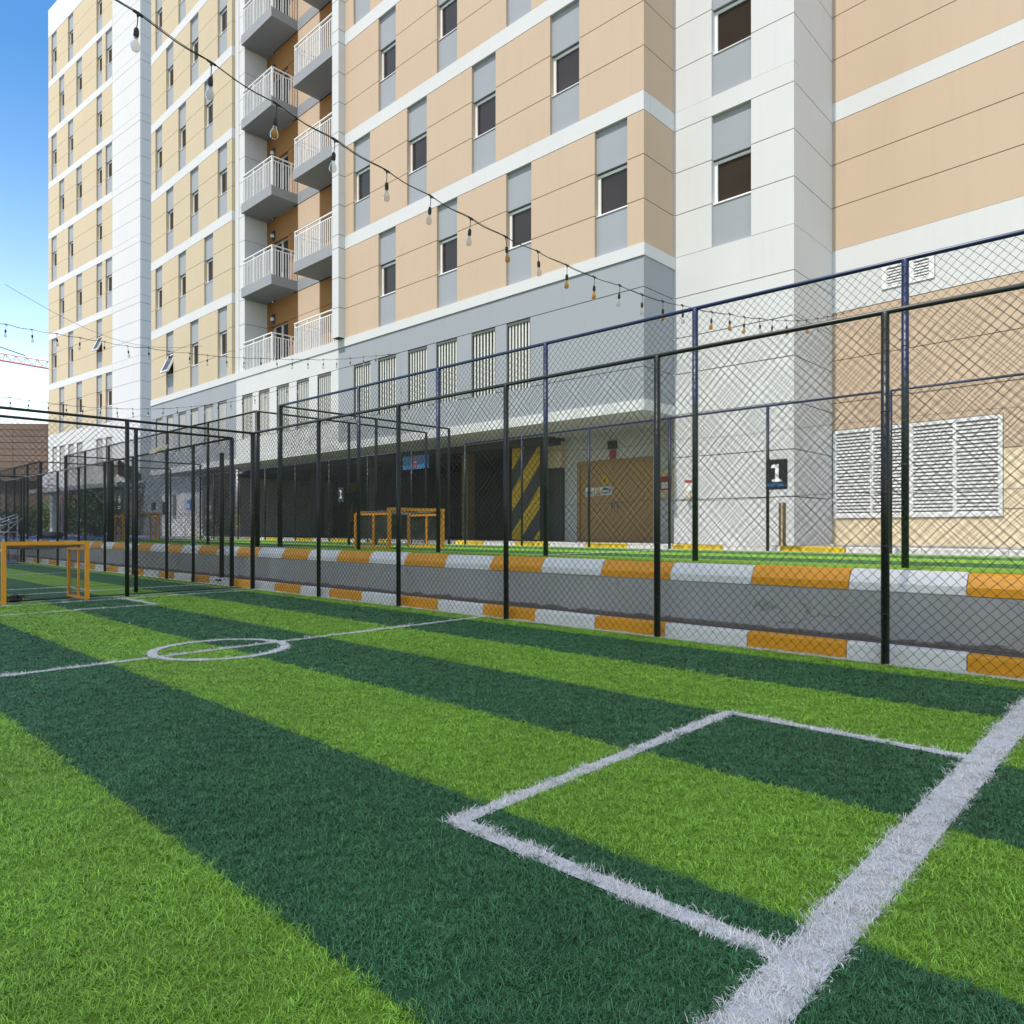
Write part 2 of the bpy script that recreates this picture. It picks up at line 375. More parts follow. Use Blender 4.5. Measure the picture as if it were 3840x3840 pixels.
# low kerb on the building side of the upper pitch
def kerb3(P0, P1, n, lab, colours):
    u = Vector((P1[0]-P0[0], P1[1]-P0[1], 0)); L = u.length/n; ang = math.atan2(u.y, u.x)
    prof = [(0.14,0.78),(0,0.78),(0.004,0.888),(0.018,0.90),(0.14,0.902)]
    me = [kerb_mesh("kerb_block", prof, L, M[c]) for c in colours]
    for i in range(n):
        o = bpy.data.objects.new("kerb_block", me[i % 2]); C.objects.link(o)
        o.location = (P0[0]+u.x/n*i, P0[1]+u.y/n*i, 0); o.rotation_euler = (0, 0, ang)
        cn = "yellow" if colours[i % 2] == 'kerby' else "white"
        tag(o, cn + " low kerb block " + lab, "kerb", cn + " kerbs " + lab)
kerb3((-14.2, 12.86), (-4.2, 12.60), 9, "along the building side of the upper pitch", ('kerby', 'kerbw'))
kerb3((-4.18, 12.60), (3.8, 12.40), 7, "in front of the louvred wing", ('kerbw', 'kerbw'))
kerb3((-31.2, 13.05), (-16.0, 12.9), 14, "beside the upper pitch near the parking undercroft", ('kerby', 'kerbw'))

# ------------------------------------------------------------------ chain-link fences
DX, DZ, WR = 0.0925, 0.097, 0.0028
_pan = {}
def panel_mesh(L, H):
    key = (round(L, 2), round(H, 2))
    if key in _pan: return _pan[key]
    nx = max(2, round(L/DX*2)); dx = L/nx; nz = max(2, round(H/(DZ/2))); dz = H/nz
    verts = []; faces = []; rr = random.Random(hash(key) & 0xffff)
    offs = [(0.0, -1.15), (-1.0, 0.6), (1.0, 0.6)]
    for i in range(nx):
        sg = 1 if i % 2 else -1; base = len(verts); cx = (i+0.5)*dx
        for j in range(nz+1):
            x = cx + sg*(1 if j % 2 else -1)*dx*0.5
            y = 0.004*sg*(1 if j % 2 else -1)*0.5 + 0.010*math.sin(2.1*x+1.3*j*dz) 
            x += 0.004*math.sin(3.7*j*dz+i*0.6); z = j*dz + 0.004*math.sin(i*0.9+j*0.31)
            for (ox, oy) in offs: verts.append((x+ox*WR, y+oy*WR, z))
        for j in range(nz):
            for k in range(3):
                a = base+j*3+k; c = base+j*3+(k+1) % 3
                faces.append((a, c, c+3, a+3))
    me = bpy.data.meshes.new("mesh_panel"); me.from_pydata(verts, [], faces); me.materials.append(M['wire'])
    me.polygons.foreach_set("use_smooth", [True]*len(faces)); me.update(); _pan[key] = me
    return me
def post_mesh(H, r, m):
    b = MB(); b.tube([(0,0,-0.12),(0,0,H)], r, 12, m); b.lathe([(r*1.02,H-0.001),(r*0.9,H+0.012),(0.002,H+0.02)], 12, m)
    # wire ties round the post
    for z in (0.45, 1.05, 1.65, 2.25):
        if z < H: b.lathe([(r+0.001,z-0.006),(r+0.006,z),(r+0.001,z+0.006)], 10, M['wire'])
    return b.mesh("post")
def fence(label, pts, z0, H, pm=None, rm=None, pr=0.036, rr=0.024, mesh_z=None, midwire=True, mesh_off=-0.043, skip=()):
    """posts at pts (plan), one rail and one woven panel per bay, everything under one empty"""
    pm = pm or M['post']; rm = rm or M['post']
    t = thing("chain_link_fence", label, "fence", (pts[0][0], pts[0][1], z0))
    me = post_mesh(H, pr, pm); rel = [(p[0]-pts[0][0], p[1]-pts[0][1]) for p in pts]
    for p in rel: inst(me, "post", t, (p[0], p[1], 0))
    b = MB()
    b.tube([(p[0], p[1], H+0.012) for p in (rel[0], rel[-1])], rr, 10, rm); b.build("top_rail", t)
    if midwire:
        b = MB()
        for z in (0.22, H*0.49):
            path = []
            for a, c in zip(rel[:-1], rel[1:]):
                for k in range(8): path.append((a[0]+(c[0]-a[0])*k/8, a[1]+(c[1]-a[1])*k/8 + mesh_off*0.9, z+0.014*math.sin(k/8*math.pi*2+a[0])-0.02*math.sin(k/8*math.pi)))
            path.append((rel[-1][0], rel[-1][1]+mesh_off*0.9, z)); b.tube(path, 0.0022, 4, M['wire'])
        b.build("line_wire", t)
    for i, (a, c) in enumerate(zip(rel[:-1], rel[1:])):
        L = math.hypot(c[0]-a[0], c[1]-a[1]); ang = math.atan2(c[1]-a[1], c[0]-a[0])
        zz = 0.03
        if mesh_z and i in mesh_z: zz = mesh_z[i]
        if i in skip: continue
        h = H - zz - 0.03
        nx, ny = -math.sin(ang), math.cos(ang)
        inst(panel_mesh(L, h), "mesh_panel", t, (a[0]+nx*mesh_off, a[1]+ny*mesh_off, zz), ang)
    return t
near_x = [5.03, 2.70, 0.37, -1.96, -4.30, -6.63, -8.95, -11.24, -13.67]
fence("tall black chain link fence along the near sideline of the striped pitch", [(x, 6.92) for x in reversed(near_x)], 0, 3.12)
fence("black chain link fence across the end of the near pitch, behind the goal", [(-13.70, y) for y in (6.92, 4.58, 2.25, -0.1, -2.4)], 0, 3.12, mesh_z={1: 0.98, 2: 0.98}, mesh_off=0.043)
fence("second black end fence, just beyond the fence behind the near goal", [(-14.58, y) for y in (6.92, 5.03, 2.7, 0.37, -2.0)], 0, 3.10, mesh_z={1: 0.98, 2: 0.98}, mesh_off=0.043)
fence("black sideline fence of the neighbouring lower pitch", [(x, 6.92) for x in (-34.0,-31.7,-29.4,-27.05,-24.84,-22.47,-20.25,-18.04,-16.51,-14.62)], 0, 3.10)
fence("distant black fence across the far end of the neighbouring lower pitch", [(-31.0, y) for y in (6.85, 4.5, 2.2)], 0, 3.10, mesh_off=0.043)
far_x = [7.5, 5.1, 2.7, 0.3, -2.08, -4.43, -6.86, -9.26, -11.58, -14.60]
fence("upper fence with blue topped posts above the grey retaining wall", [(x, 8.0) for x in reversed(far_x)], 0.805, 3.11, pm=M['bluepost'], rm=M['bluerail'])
fence("black fence on the retaining wall beside the neighbouring upper pitch", [(x, 8.0) for x in (-30.3,-28.0,-25.6,-23.2,-20.8,-18.2,-15.63)], 0.805, 3.11)
fence("upper black cross fence rising from the end of the blue post fence", [(-14.60, y) for y in (8.04, 10.6, 13.0)], 0.805, 3.11, mesh_off=0.043)
fence("upper black cross fence nearest the pale down pipe, one bay further left", [(-15.63, y) for y in (8.04, 10.5, 13.06)], 0.805, 3.11, mesh_off=0.043)
fence("distant upper cross fence where the blue court begins", [(-30.3, y) for y in (8.04, 10.5, 13.0)], 0.805, 3.11, mesh_off=0.043)
fence("farthest fence along the blue court on the left", [(x, 8.0) for x in (-52,-49,-46.2,-43.4,-40.6,-37.8,-35.6,-33.7)], 0.805, 3.11, pr=0.045, rr=0.03)
fence("fence across the near end of the blue court by the hoop", [(-33.7, y) for y in (8.05, 10.6, 13.1)], 0.805, 3.11, mesh_off=0.043)
f3 = [(-13.40+ i*2.0, 12.48 - i*0.042) for i in range(10)]
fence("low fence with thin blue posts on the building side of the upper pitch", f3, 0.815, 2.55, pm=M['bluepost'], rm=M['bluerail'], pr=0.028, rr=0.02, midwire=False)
f3b = [(-30.2+ i*2.07, 12.60) for i in range(8)]
fence("low blue railed fence in front of the dark parking undercroft", f3b, 0.815, 2.55, pm=M['post'], rm=M['bluerail'], pr=0.028, rr=0.02, midwire=False)

b = MB(); b.tube([(0,0,0),(0,0,2.75)], 0.048, 14, M['post']); b.lathe([(0.05,2.74),(0.045,2.765),(0.002,2.775)], 14, M['post']); b.box(-0.1,0.1,-0.1,0.1,-0.02,0.012,M['post'])
tag(b.build("steel_post", loc=(-15.37, 7.06, 0.10)), "short free standing black post between neighbouring fence and grey wall", "post")
t = thing("flood_light", "small tan flood light on a pole above the neighbouring fence", "light", (-18.55, 7.12, 0.10))
b = MB(); b.tube([(0,0,0),(0,0,3.12)], 0.03, 10, M['post']); b.build("pole", t)
b = MB(); b.hexa([(-0.34,-0.30,2.98),(0.02,-0.30,2.98),(0.02,0.0,3.10),(-0.34,0.0,3.10),(-0.30,-0.27,3.08),(0.0,-0.27,3.08),(0.0,0.02,3.22),(-0.30,0.02,3.22)], M['cream']); b.build("lamp_head", t)

# ------------------------------------------------------------------ goals
def net_mesh(name, P, Q, nu, nv, r, sag, m):
    """diamond net over the ruled patch P(u)->Q(u), u in 0..1 given as end points"""
    b = MB(); f = lambda u, v: (Vector(P[0]).lerp(Vector(P[1]), u)).lerp(Vector(Q[0]).lerp(Vector(Q[1]), u), v)
    w = lambda u, v: f(u, v) + Vector((sag[0], sag[1], sag[2]))*math.sin(math.pi*v)*math.sin(math.pi*u) + Vector((0.012*math.sin(19*u+7*v), 0.012*math.sin(13*v+5*u), 0.012*math.sin(11*u-17*v)))
    for i in range(nu):
        for sg in (1, -1):
            pts = []
            for j in range(nv*2+1):
                u = (i + 0.5 + (0.5 if (j % 2) else -0.5)*sg)/nu; pts.append(w(min(max(u, 0), 1), j/(nv*2)))
            b.tube(pts, r, 3, m, caps=False)
    return b.mesh(name)
def goal(label, X, Y0, Y1, z0, Hf, dep, s, Hb=None):
    """small frame goal; mouth plane X, goal body runs back towards s*X"""
    t = thing("football_goal", label, "goal", (X, Y0, z0)); W = Y1-Y0; Hb = Hb or Hf*0.94; h = 0.030
    b = MB()
    for y in (0, W): b.box(-h, h, y-h, y+h, 0, Hf, M['orange'])
    b.box(-h-0.002, h+0.002, -h-0.002, W+h+0.002, Hf-0.001, Hf+0.056, M['orange']); b.build("goal_frame", t)
    xb = s*dep; b = MB()
    for y in (0, W):
        b.box(xb-h*0.8, xb+h*0.8, y-h*0.8, y+h*0.8, 0, Hb, M['orange'])
        b.box(min(0, xb)+h+0.003, max(0, xb)-h-0.003, y-0.02, y+0.02, 0.0, 0.04, M['orange'])
        b.box(min(0, xb)+h+0.003, max(0, xb)-h-0.003, y-0.02, y+0.02, Hb-0.045, Hb-0.003, M['orange'])
        b.box(xb*0.45-0.018, xb*0.45+0.018, y-0.017, y+0.017, 0.042, Hb-0.047, M['orange'])
    b.box(xb-0.025, xb+0.025, h, W-h, Hb+0.001, Hb+0.05, M['orange']); b.build("rear_frame", t)
    b = MB()
    o = inst(net_mesh("net", ((0,0,Hf),(0,W,Hf)), ((xb,0,Hb),(xb,W,Hb)), 12, 6, 0.003, (0,0,-0.05), M['wire']), "net", t, (0,0,0), label="") if False else None
    nm = net_mesh("net", ((xb,0,0.03),(xb,W,0.03)), ((xb,0,Hb),(xb,W,Hb)), 13, 9, 0.0042, (s*0.10,0,0), M['netc']); inst(nm, "net", t, (0,0,0))
    nm = net_mesh("net", ((0,0,Hf),(0,W,Hf)), ((xb,0,Hb),(xb,W,Hb)), 13, 8, 0.0042, (0,0,-0.04), M['netc']); inst(nm, "net", t, (0,0,0))
    for y in (0, W):
        nm = net_mesh("net", ((0,y,0.03),(xb,y,0.03)), ((0,y,Hf),(xb,y,Hb)), 10, 8, 0.0042, (0,0.03,0), M['netc']); inst(nm, "net", t, (0,0,0))
    return t
M['netc'] = mat_plain("net_cord", (0.20, 0.20, 0.17, 1), 0.8, var=0.3, scale=20)
goal("small orange framed goal with torn net at the end of the near pitch", -13.62, 2.74, 3.92, 0, 0.945, 1.02, -1)
goal("small orange goal standing sideways on the upper pitch", -11.55, 8.70, 10.10, 0.81, 0.77, 1.15, -1)
goal("distant orange goal on the upper pitch before the white ground floor wall", -29.4, 9.7, 11.0, 0.81, 0.98, 0.9, -1)
b = MB()
for k in range(26):
    a = random.random()*6.28; q = random.random()*0.14; pts = [(math.cos(a)*q, math.sin(a)*q, 0.02)]
    for j in range(5): pts.append((pts[-1][0]+random.uniform(-.06,.06), pts[-1][1]+random.uniform(-.06,.06), max(0.01, 0.02+random.random()*0.09)))
    b.tube(pts, 0.004, 4, M['rubber'])
b.lathe([(0.10,0.012),(0.09,0.04),(0.05,0.07),(0.002,0.085)], 12, M['charcoal'])
tag(b.build("net_bundle", loc=(-14.35, 3.05, 0.0)), "dark tangle of torn netting lying inside the near goal", "netting")
# ------------------------------------------------------------------ apartment buildings
ZF = lambda k: 7.418 + 3.32*k
TH, BH, G = 2.895, 0.425, 0.009     # coloured zone, white band, half joint width
def wall_floor(b, F, s0, s1, z0, bays, col, thick=0.25, band=True, top=None, grey='grey'):
    """one storey: coloured panels in three rows between recessed window bays, then the white band"""
    edges = [s0] + [e for ba in bays for e in ba] + [s1]
    h = TH/3
    for i in range(0, len(edges), 2):
        a, c = edges[i], edges[i+1]
        if c-a < 0.02: continue
        for j in range(3): b.fbox(F, a, c, z0+j*h+(G if j else 0), z0+(j+1)*h-G, -thick, 0, M[col])
    for (a, c) in bays:
        b.fbox(F, a+0.002, c-0.002, z0+0.001, z0+h-0.02, -thick, -0.075, M[grey])
        b.fbox(F, a+0.002, c-0.002, z0+2*h+0.012, z0+TH-0.001, -thick, -0.075, M[grey])
        b.fbox(F, a+0.002, c-0.002, z0+h-0.02, z0+h-0.001, -thick, -0.055, M['frame'])
    if band: b.fbox(F, s0, s1, z0+TH+0.001, z0+TH+BH-0.009, -thick, 0.006, M['white'])
_win = {}
def window(F, a, c, z0, root, curtain=None, openw=False):
    """frame as the part, its panes as sub-parts"""
    w, h = round(c-a, 2), TH/3-0.015
    key = (w, openw, curtain)
    if key not in _win:
        b = MB(); t = 0.05
        b.box(0, t+0.025, -0.03, 0.05, 0, h, M['frame']); b.box(w-t, w, -0.03, 0.05, 0, h, M['frame'])
        b.box(t+0.025, w-t, -0.03, 0.05, 0, t, M['frame']); b.box(t+0.025, w-t, -0.03, 0.05, h-t-0.015, h, M['frame'])
        p = MB(); p.poly([(t+0.025,0.0,t),(w-t,0.0,t),(w-t,0.0,h-t-0.015),(t+0.025,0.0,h-t-0.015)], M['glass'])
        if curtain:
            p.poly([(w*0.55,0.004,t),(w-t,0.004,t),(w-t,-0.004,h-t-0.015),(w*0.55,-0.004,h-t-0.015)][::1], M['curtain'])
        _win[key] = (b.mesh("window"), p.mesh("pane"))
    me, pm = _win[key]
    ang = math.atan2(F.u[1], F.u[0]); loc = F.p(a, z0+TH/3+0.001, -0.165)
    o = bpy.data.objects.new("window", me); C.objects.link(o); o.parent = root
    r = root.location; o.location = (loc[0]-r.x, loc[1]-r.y, loc[2]-r.z); o.rotation_euler = (0, 0, ang)
    pn = bpy.data.objects.new("pane", pm); C.objects.link(pn); pn.parent = o
    if openw:
        o['label'] = "top hung window swung open"
        o.rotation_euler = (R(-24), 0, ang); o.location = Vector(o.location) + Vector((F.n[0]*0.42, F.n[1]*0.42, 0.05))
    return o
def louver(F, a, c, z0, z1, root):
    """tall opening with dark frame and upright pale slats"""
    b = MB(); w = c-a; n = 7
    ang = math.atan2(F.u[1], F.u[0])
    b.box(0, w, 0.20, 0.23, 0, z1-z0, M['dark'])
    b.box(0, 0.03, 0.02, 0.19, 0, z1-z0, M['bronze']); b.box(w-0.03, w, 0.02, 0.19, 0, z1-z0, M['bronze'])
    b.box(0.03, w-0.03, 0.02, 0.19, z1-z0-0.07, z1-z0, M['bronze'])
    for k in range(n):
        x = 0.03 + (w-0.06)*(k+0.5)/n
        b.box(x-0.026, x+0.022, 0.045, 0.075, 0.0, z1-z0-0.072, M['slat'])
    o = b.build("louver_window", root); loc = F.p(a, z0, 0); r = root.location
    o.location = (loc[0]-r.x, loc[1]-r.y, loc[2]-r.z); o.rotation_euler = (0, 0, ang)
    return o
def podium_row(b, F, s0, s1, ops, z0, z1, col):
    edges = [s0] + [e for op in ops for e in op] + [s1]
    for i in range(0, len(edges), 2):
        if edges[i+1]-edges[i] > 0.01: b.fbox(F, edges[i], edges[i+1], z0, z1, -0.25, 0, M[col])

# ---- main block -----------------------------------------------------
main = thing("apartment_building", "long tan and white apartment block with a stack of balconies behind the fences", "building", (-20, 13.27, 0.8))
def mbuild(b, name, label=None):
    o = b.build(name, main, label=label); o.location = (20, -13.27, -0.8); return o
FM = Frame((0, 13.27), (1, 0))
XL, XP0, XP1, XQ0, XQ1, XR = -36.46, -27.98, -27.20, -20.73, -19.97, -8.58
MA = [(-34.64,-33.81),(-31.98,-31.13),(-29.27,-28.41)]; MBb = [(-35.93,-35.12),(-33.25,-32.43),(-30.55,-29.70)]
RA = [(-18.16,-17.30),(-15.42,-14.57),(-12.71,-11.85),(-9.90,-9.01)]; RB = [(-19.50,-18.60),(-16.76,-15.86),(-13.99,-13.09),(-11.24,-10.35)]
w_l, w_r, pod = MB(), MB(), MB()
for k in range(8):
    A, Bq = (MA, RA) if k % 2 == 0 else (MBb, RB)
    wall_floor(w_l, FM, XL, XP0, ZF(k), A, 'beige'); wall_floor(w_r, FM, XQ1, XR, ZF(k), Bq, 'tan')
    for i, (a, c) in enumerate(A): window(FM, a, c, ZF(k), main, curtain=(k+i) % 3 != 0, openw=(k == 0 and i == 0))
    for i, (a, c) in enumerate(Bq): window(FM, a, c, ZF(k), main)
for w, a, c in ((w_l, XL, XP0), (w_r, XQ1, XR)):
    w.fbox(FM, a+0.02, c-0.27, 7.2, 34, -0.34, -0.252, M['joint'])
    w.fbox(FM, a, c, ZF(8), 35.4, -0.25, 0, M['white'])
# right hand return of the tan wing
FR = Frame((XR, 13.27), (0, 1))
for k in range(8): wall_floor(w_r, FR, 0.251, 1.26, ZF(k), [], 'tan')
w_r.fbox(FR, 0.255, 1.26, 7.2, 34, -0.30, -0.252, M['joint'])
w_r.fbox(FR, 0.251, 1.26, ZF(8), 35.4, -0.25, 0, M['white'])
mbuild(w_l, "wall", "beige panelled wall left of the balconies"); mbuild(w_r, "wall", "tan panelled wall right of the balconies")
# pillars either side of the balcony recess
for (x0, x1, yf) in ((-27.66, XP1, 13.42), (-20.34, XQ1, 13.02)):
    b = MB(); h = TH/3
    for k in range(8):
        for j in range(3): b.box(x0, x1, yf, 14.6, ZF(k)+j*h+G, ZF(k)+(j+1)*h-G, M['white'])
        b.box(x0, x1, yf, 14.6, ZF(k)+TH+G, ZF(k)+TH+BH-G, M['white'])
    b.box(x0+0.02, x1-0.02, yf+0.02, 14.58, 7.42, 34, M['joint']); mbuild(b, "pillar")
b = MB(); b.box(XP0, -27.665, 13.40, 14.6, 7.2, 35, M['white']); mbuild(b, "wall")
# balcony recess: back wall, side walls, slabs, railings
BX0, BX1, PX0, PX1 = XP1, XQ0+0.0, -24.79, -23.27
b = MB()
for k in range(8):
    zt = ZF(k)
    for (x0, x1, m) in ((BX0, -26.9, 'tan_shaded'), (-26.9, -25.55, 'tan_shaded'), (-25.55, PX0, 'tan_shaded'), (PX0, PX1, 'tan'), (PX1, -20.345, 'tan_shaded')):
        yb = 14.36 if m == 'tan' else 14.375
        if x0 == -26.9: b.box(x0, x1, yb, 14.6, zt+1.93, zt+TH, M[m]); continue
        for j in range(3): b.box(x0, x1, yb, 14.6, zt+j*TH/3+G, zt+(j+1)*TH/3-G, M[m])
    b.box(PX0, PX1, 14.345, 14.6, zt+TH+0.002, zt+TH+BH-0.004, M['slabgrey'])
    b.box(BX0, -20.345, 14.62, 14.9, zt, zt+3.32, M['joint'])
mbuild(b, "recess_wall", "tan wall with painted slab shade at the back of the balcony recess")
for k in range(8):
    z = ZF(k)
    d = MB(); d.box(-26.88, -26.81, 14.50, 14.60, z+0.02, z+1.90, M['frame']); d.box(-25.64, -25.57, 14.50, 14.60, z+0.02, z+1.90, M['frame']); d.box(-26.26, -26.20, 14.50, 14.58, z+0.02, z+1.90, M['frame']); d.box(-26.81, -25.64, 14.50, 14.60, z+1.90, z+1.925, M['frame'])
    dm = mbuild(d, "sliding_door"); g = MB(); g.poly([(-26.81,14.56,z),(-25.64,14.56,z),(-25.64,14.56,z+1.90),(-26.81,14.56,z+1.90)], M['glass']); g.build("pane", dm)
    l = MB(); l.tube([(-26.62,14.33,z+2.05),(-26.62,14.33,z+2.36)], 0.07, 10, M['charcoal']); l.box(-26.68,-26.56,14.33,14.375,z+2.0,z+2.4,M['charcoal']); l.lathe([(0.075,0),(0.085,0.05),(0.07,0.13),(0.01,0.15)], 10, M['frame'], (-26.62,14.29,z+2.1)); mbuild(l, "wall_lamp")
def railing(b, path, z):
    """square rails and upright bars along a plan path"""
    for (p, q) in zip(path[:-1], path[1:]):
        L = math.hypot(q[0]-p[0], q[1]-p[1]); ux, uy = (q[0]-p[0])/L, (q[1]-p[1])/L; px, py = -uy, ux
        def bar(a, c, z0, z1, w):
            pts = []
            for zz in (z0, z1):
                for (s, o) in ((a, -w), (c, -w), (c, w), (a, w)): pts.append((p[0]+ux*s+px*o, p[1]+uy*s+py*o, zz))
            b.hexa(pts, M['rail'])
        bar(-0.022, L+0.022, z+1.10, z+1.135, 0.026); bar(0.02, L-0.02, z+0.955, z+0.985, 0.015)
        n = max(1, round(L/0.118))
        for i in range(n+1):
            s = 0.02+(L-0.04)*i/n; post = i % 7 == 0 or i == n
            bar(s-(0.022 if post else 0.014), s+(0.022 if post else 0.014), z+0.02, z+(1.098 if post else 0.953), 0.018 if post else 0.012)
for k in range(8):
    zt = ZF(k)-0.055 if k else 7.42
    for side in (0, 1):
        x0, x1 = ((BX0-0.3 if False else -27.19, PX0) if side == 0 else (-23.26, -20.345))
        b = MB()
        if k: b.box(x0, x1, 13.27, 14.36, zt-0.345, zt, M['slabgrey']); b.box(x0+0.001, x1-0.001, 13.274, 13.30, zt+0.0, zt+0.03, M['slabgrey'])
        else: b.box(x0, x1, 13.30, 14.36, 7.2, 7.416, M['slabgrey'])
        sl = mbuild(b, "balcony"); r = MB()
        railing(r, [(x0+0.06, 13.33), (x1-0.05, 13.33), (x1-0.05, 14.34)] if side == 0 else [(x0+0.05, 14.34), (x0+0.05, 13.33), (x1-0.02, 13.33)], zt)
        r.build("railing", sl)
# podium
LVZ0, LVZ1 = 4.74, 6.46
MLV = [(-35.90,-35.09),(-34.58,-33.81),(-33.25,-32.41),(-31.95,-31.13),(-30.57,-29.70),(-29.25,-28.45)]
WLV = [(-27.11,-26.25),(-25.77,-24.93),(-24.41,-23.52),(-23.00,-22.17),(-21.64,-20.79)]
RLV = [(-19.49,-18.58),(-18.19,-17.28),(-16.72,-15.84),(-15.45,-14.57),(-14.00,-13.10),(-12.70,-11.88)]
b = MB()
for (a, c, ops, col) in ((XL, -27.6, MLV, 'grey'), (-27.6, -20.36, WLV, 'white'), (-20.36, XR, RLV, 'grey')):
    podium_row(b, FM, a, c, ops, LVZ0+0.008, LVZ1, col)
    b.fbox(FM, a, c, LVZ1+0.018, 7.139, -0.25, 0, M[col])
    b.fbox(FM, a, c, 4.035, LVZ0-0.008, -0.25, 0, M[col])
    for op in ops: louver(FM, op[0], op[1], LVZ0, LVZ1, main)
b.fbox(FM, XL, XR+0.03, 7.145, 7.414, -0.25, 0.03, M['white'])
b.fbox(FM, XL+0.02, XR-0.27, 4.1, 7.3, -0.34, -0.252, M['joint'])
for (z0, z1) in ((4.035, LVZ0-0.008), (LVZ0+0.008, LVZ1), (LVZ1+0.018, 7.139)): b.fbox(FR, 0.251, 1.26, z0, z1, -0.25, 0, M['grey'])
b.fbox(FR, 0.251, 1.26, 7.145, 7.414, -0.25, 0.03, M['white'])
mbuild(b, "podium_wall")
b = MB(); b.fbox(FM, XL, XR+0.035, 3.79, 4.027, -0.25, 0.035, M['white']); b.box(XL, XR+0.032, 13.525, 24, 3.80, 4.02, M['white']); mbuild(b, "canopy")
b = MB()
b.box(-13.0, -12.56, 16.0, 16.3, 0.8, 3.799, M['white']); b.box(-10.06, XR+0.3, 16.0, 16.3, 0.8, 3.799, M['white']); b.box(-12.56, -10.06, 16.0, 16.3, 3.10, 3.799, M['white'])
b.box(-13.0, -12.7, 16.302, 21.0, 0.8, 3.799, M['white'])
mbuild(b, "ground_floor_wall", "white wall around the brown door")
b = MB(); b.box(-36.4, -31.85, 13.75, 14.0, 0.8, 3.60, M['white']); b.box(-32.1, -31.85, 14.002, 21, 0.8, 3.79, M['white'])
mbuild(b, "ground_floor_wall")
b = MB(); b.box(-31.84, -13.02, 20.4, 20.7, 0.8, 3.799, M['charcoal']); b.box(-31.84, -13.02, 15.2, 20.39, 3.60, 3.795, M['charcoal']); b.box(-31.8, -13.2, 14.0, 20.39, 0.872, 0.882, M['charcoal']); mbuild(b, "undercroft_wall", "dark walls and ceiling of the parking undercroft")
# hazard striped pillar and dark shutter beside the brown door
b = MB(); x0, x1, y = -14.65, -13.55, 15.55
b.box(x0, x1, y, y+0.3, 0.80, 3.799, M['charcoal']); sl = 1.35
zb = -2.0
while zb < 4.2:   # clipped diagonal bands, 3 mm proud
    def cl(z): return min(max(z, 0.90), 3.78)
    pts = []
    zt = zb+0.62
    lo = [(x0, zb), (x1, zb+sl)]; hi = [(x1, zt+sl), (x0, zt)]
    poly = lo+hi
    def clip(poly, zc, keep_above):
        out = []
        for i in range(len(poly)):
            (xa, za), (xb, zb_) = poly[i-1], poly[i]
            ia, ib = ((za >= zc) == keep_above), ((zb_ >= zc) == keep_above)
            if ia != ib: t_ = (zc-za)/(zb_-za); out.append((xa+(xb-xa)*t_, zc))
            if ib: out.append((xb, zb_))
        return out
    poly = clip(clip(poly, 0.9, True), 3.78, False) if poly else []
    if len(poly) > 2: b.poly([(px, y-0.003, pz) for px, pz in poly], M['yellow'])
    zb += 1.24
mbuild(b, "hazard_pillar", "pillar painted with black and yellow diagonal stripes")
b = MB(); b.box(-13.54, -13.01, 15.9, 16.1, 0.8, 2.95, M['charcoal']); b.box(-13.54, -13.01, 15.85, 16.05, 2.97, 3.72, M['cream']); mbuild(b, "shutter")
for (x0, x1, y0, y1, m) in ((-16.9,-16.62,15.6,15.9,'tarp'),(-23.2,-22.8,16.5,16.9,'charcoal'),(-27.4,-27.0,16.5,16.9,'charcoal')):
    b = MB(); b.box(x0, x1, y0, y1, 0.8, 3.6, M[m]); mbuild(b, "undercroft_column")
b = MB()  # faded yellow and rust paint patches on the undercroft wall
for (x0, x1, z0, z1, m) in ((-30.6,-29.4,3.0,3.55,'yellow'),(-30.4,-29.9,1.5,2.5,'yellow'),(-29.8,-29.5,1.7,2.5,'yellow'),(-30.1,-29.8,0.95,1.5,'yellow'),(-28.9,-27.9,1.0,2.7,'rust'),(-31.4,-30.7,1.2,2.4,'rust')):
    b.poly([(x0,20.39,z0),(x1,20.385,z0+0.1),(x1-0.1,20.385,z1),(x0+0.12,20.39,z1-0.08)], M[m])
mbuild(b, "wall_painting", "faded yellow and rust painted shapes")
# brown double door
dr = MB(); dr.box(-12.55, -12.48, 16.02, 16.16, 0.87, 3.09, M['door']); dr.box(-10.14, -10.07, 16.02, 16.16, 0.87, 3.09, M['door']); dr.box(-12.479, -10.141, 16.02, 16.16, 3.02, 3.09, M['door'])
dr.box(-12.475, -11.315, 16.06, 16.12, 0.88, 3.015, M['door']); dr.box(-11.307, -10.145, 16.06, 16.12, 0.88, 3.015, M['door'])
door = mbuild(dr, "door", "brown double door with warning notices")
h = MB(); h.box(-11.24,-11.20,16.00,16.055,1.75,1.93,M['steel']); h.box(-11.24,-11.08,15.99,16.0,1.86,1.885,M['steel']); h.box(-11.42,-11.38,16.00,16.055,1.75,1.93,M['steel']); h.build("handle", door)
def notice(x0, x1, z0, z1, draw):
    n = MB(); n.box(x0, x1, 16.05, 16.058, z0, z1, M['signwhite']); draw(n, x0, x1, z0, z1); n.build("notice", door)
def dr1(n, x0, x1, z0, z1):
    xc = (x0+x1)/2; n.poly([(x0+0.04,16.047,z0+0.07),(x1-0.04,16.047,z0+0.07),(xc,16.047,z1-0.03)], M['signblue']); n.box(x0+0.03,x1-0.03,16.046,16.049,z0+0.02,z0+0.045,M['signblue'])
def dr2(n, x0, x1, z0, z1):
    xc, zc = (x0+x1)/2, (z0+z1)/2; n.poly([(x0+0.03,16.047,zc-0.06),(x1-0.03,16.047,zc-0.06),(xc,16.047,z1-0.03)], M['yellow']); n.box(x0+0.04,x1-0.04,16.046,16.049,z0+0.02,z0+0.04,M['black'])
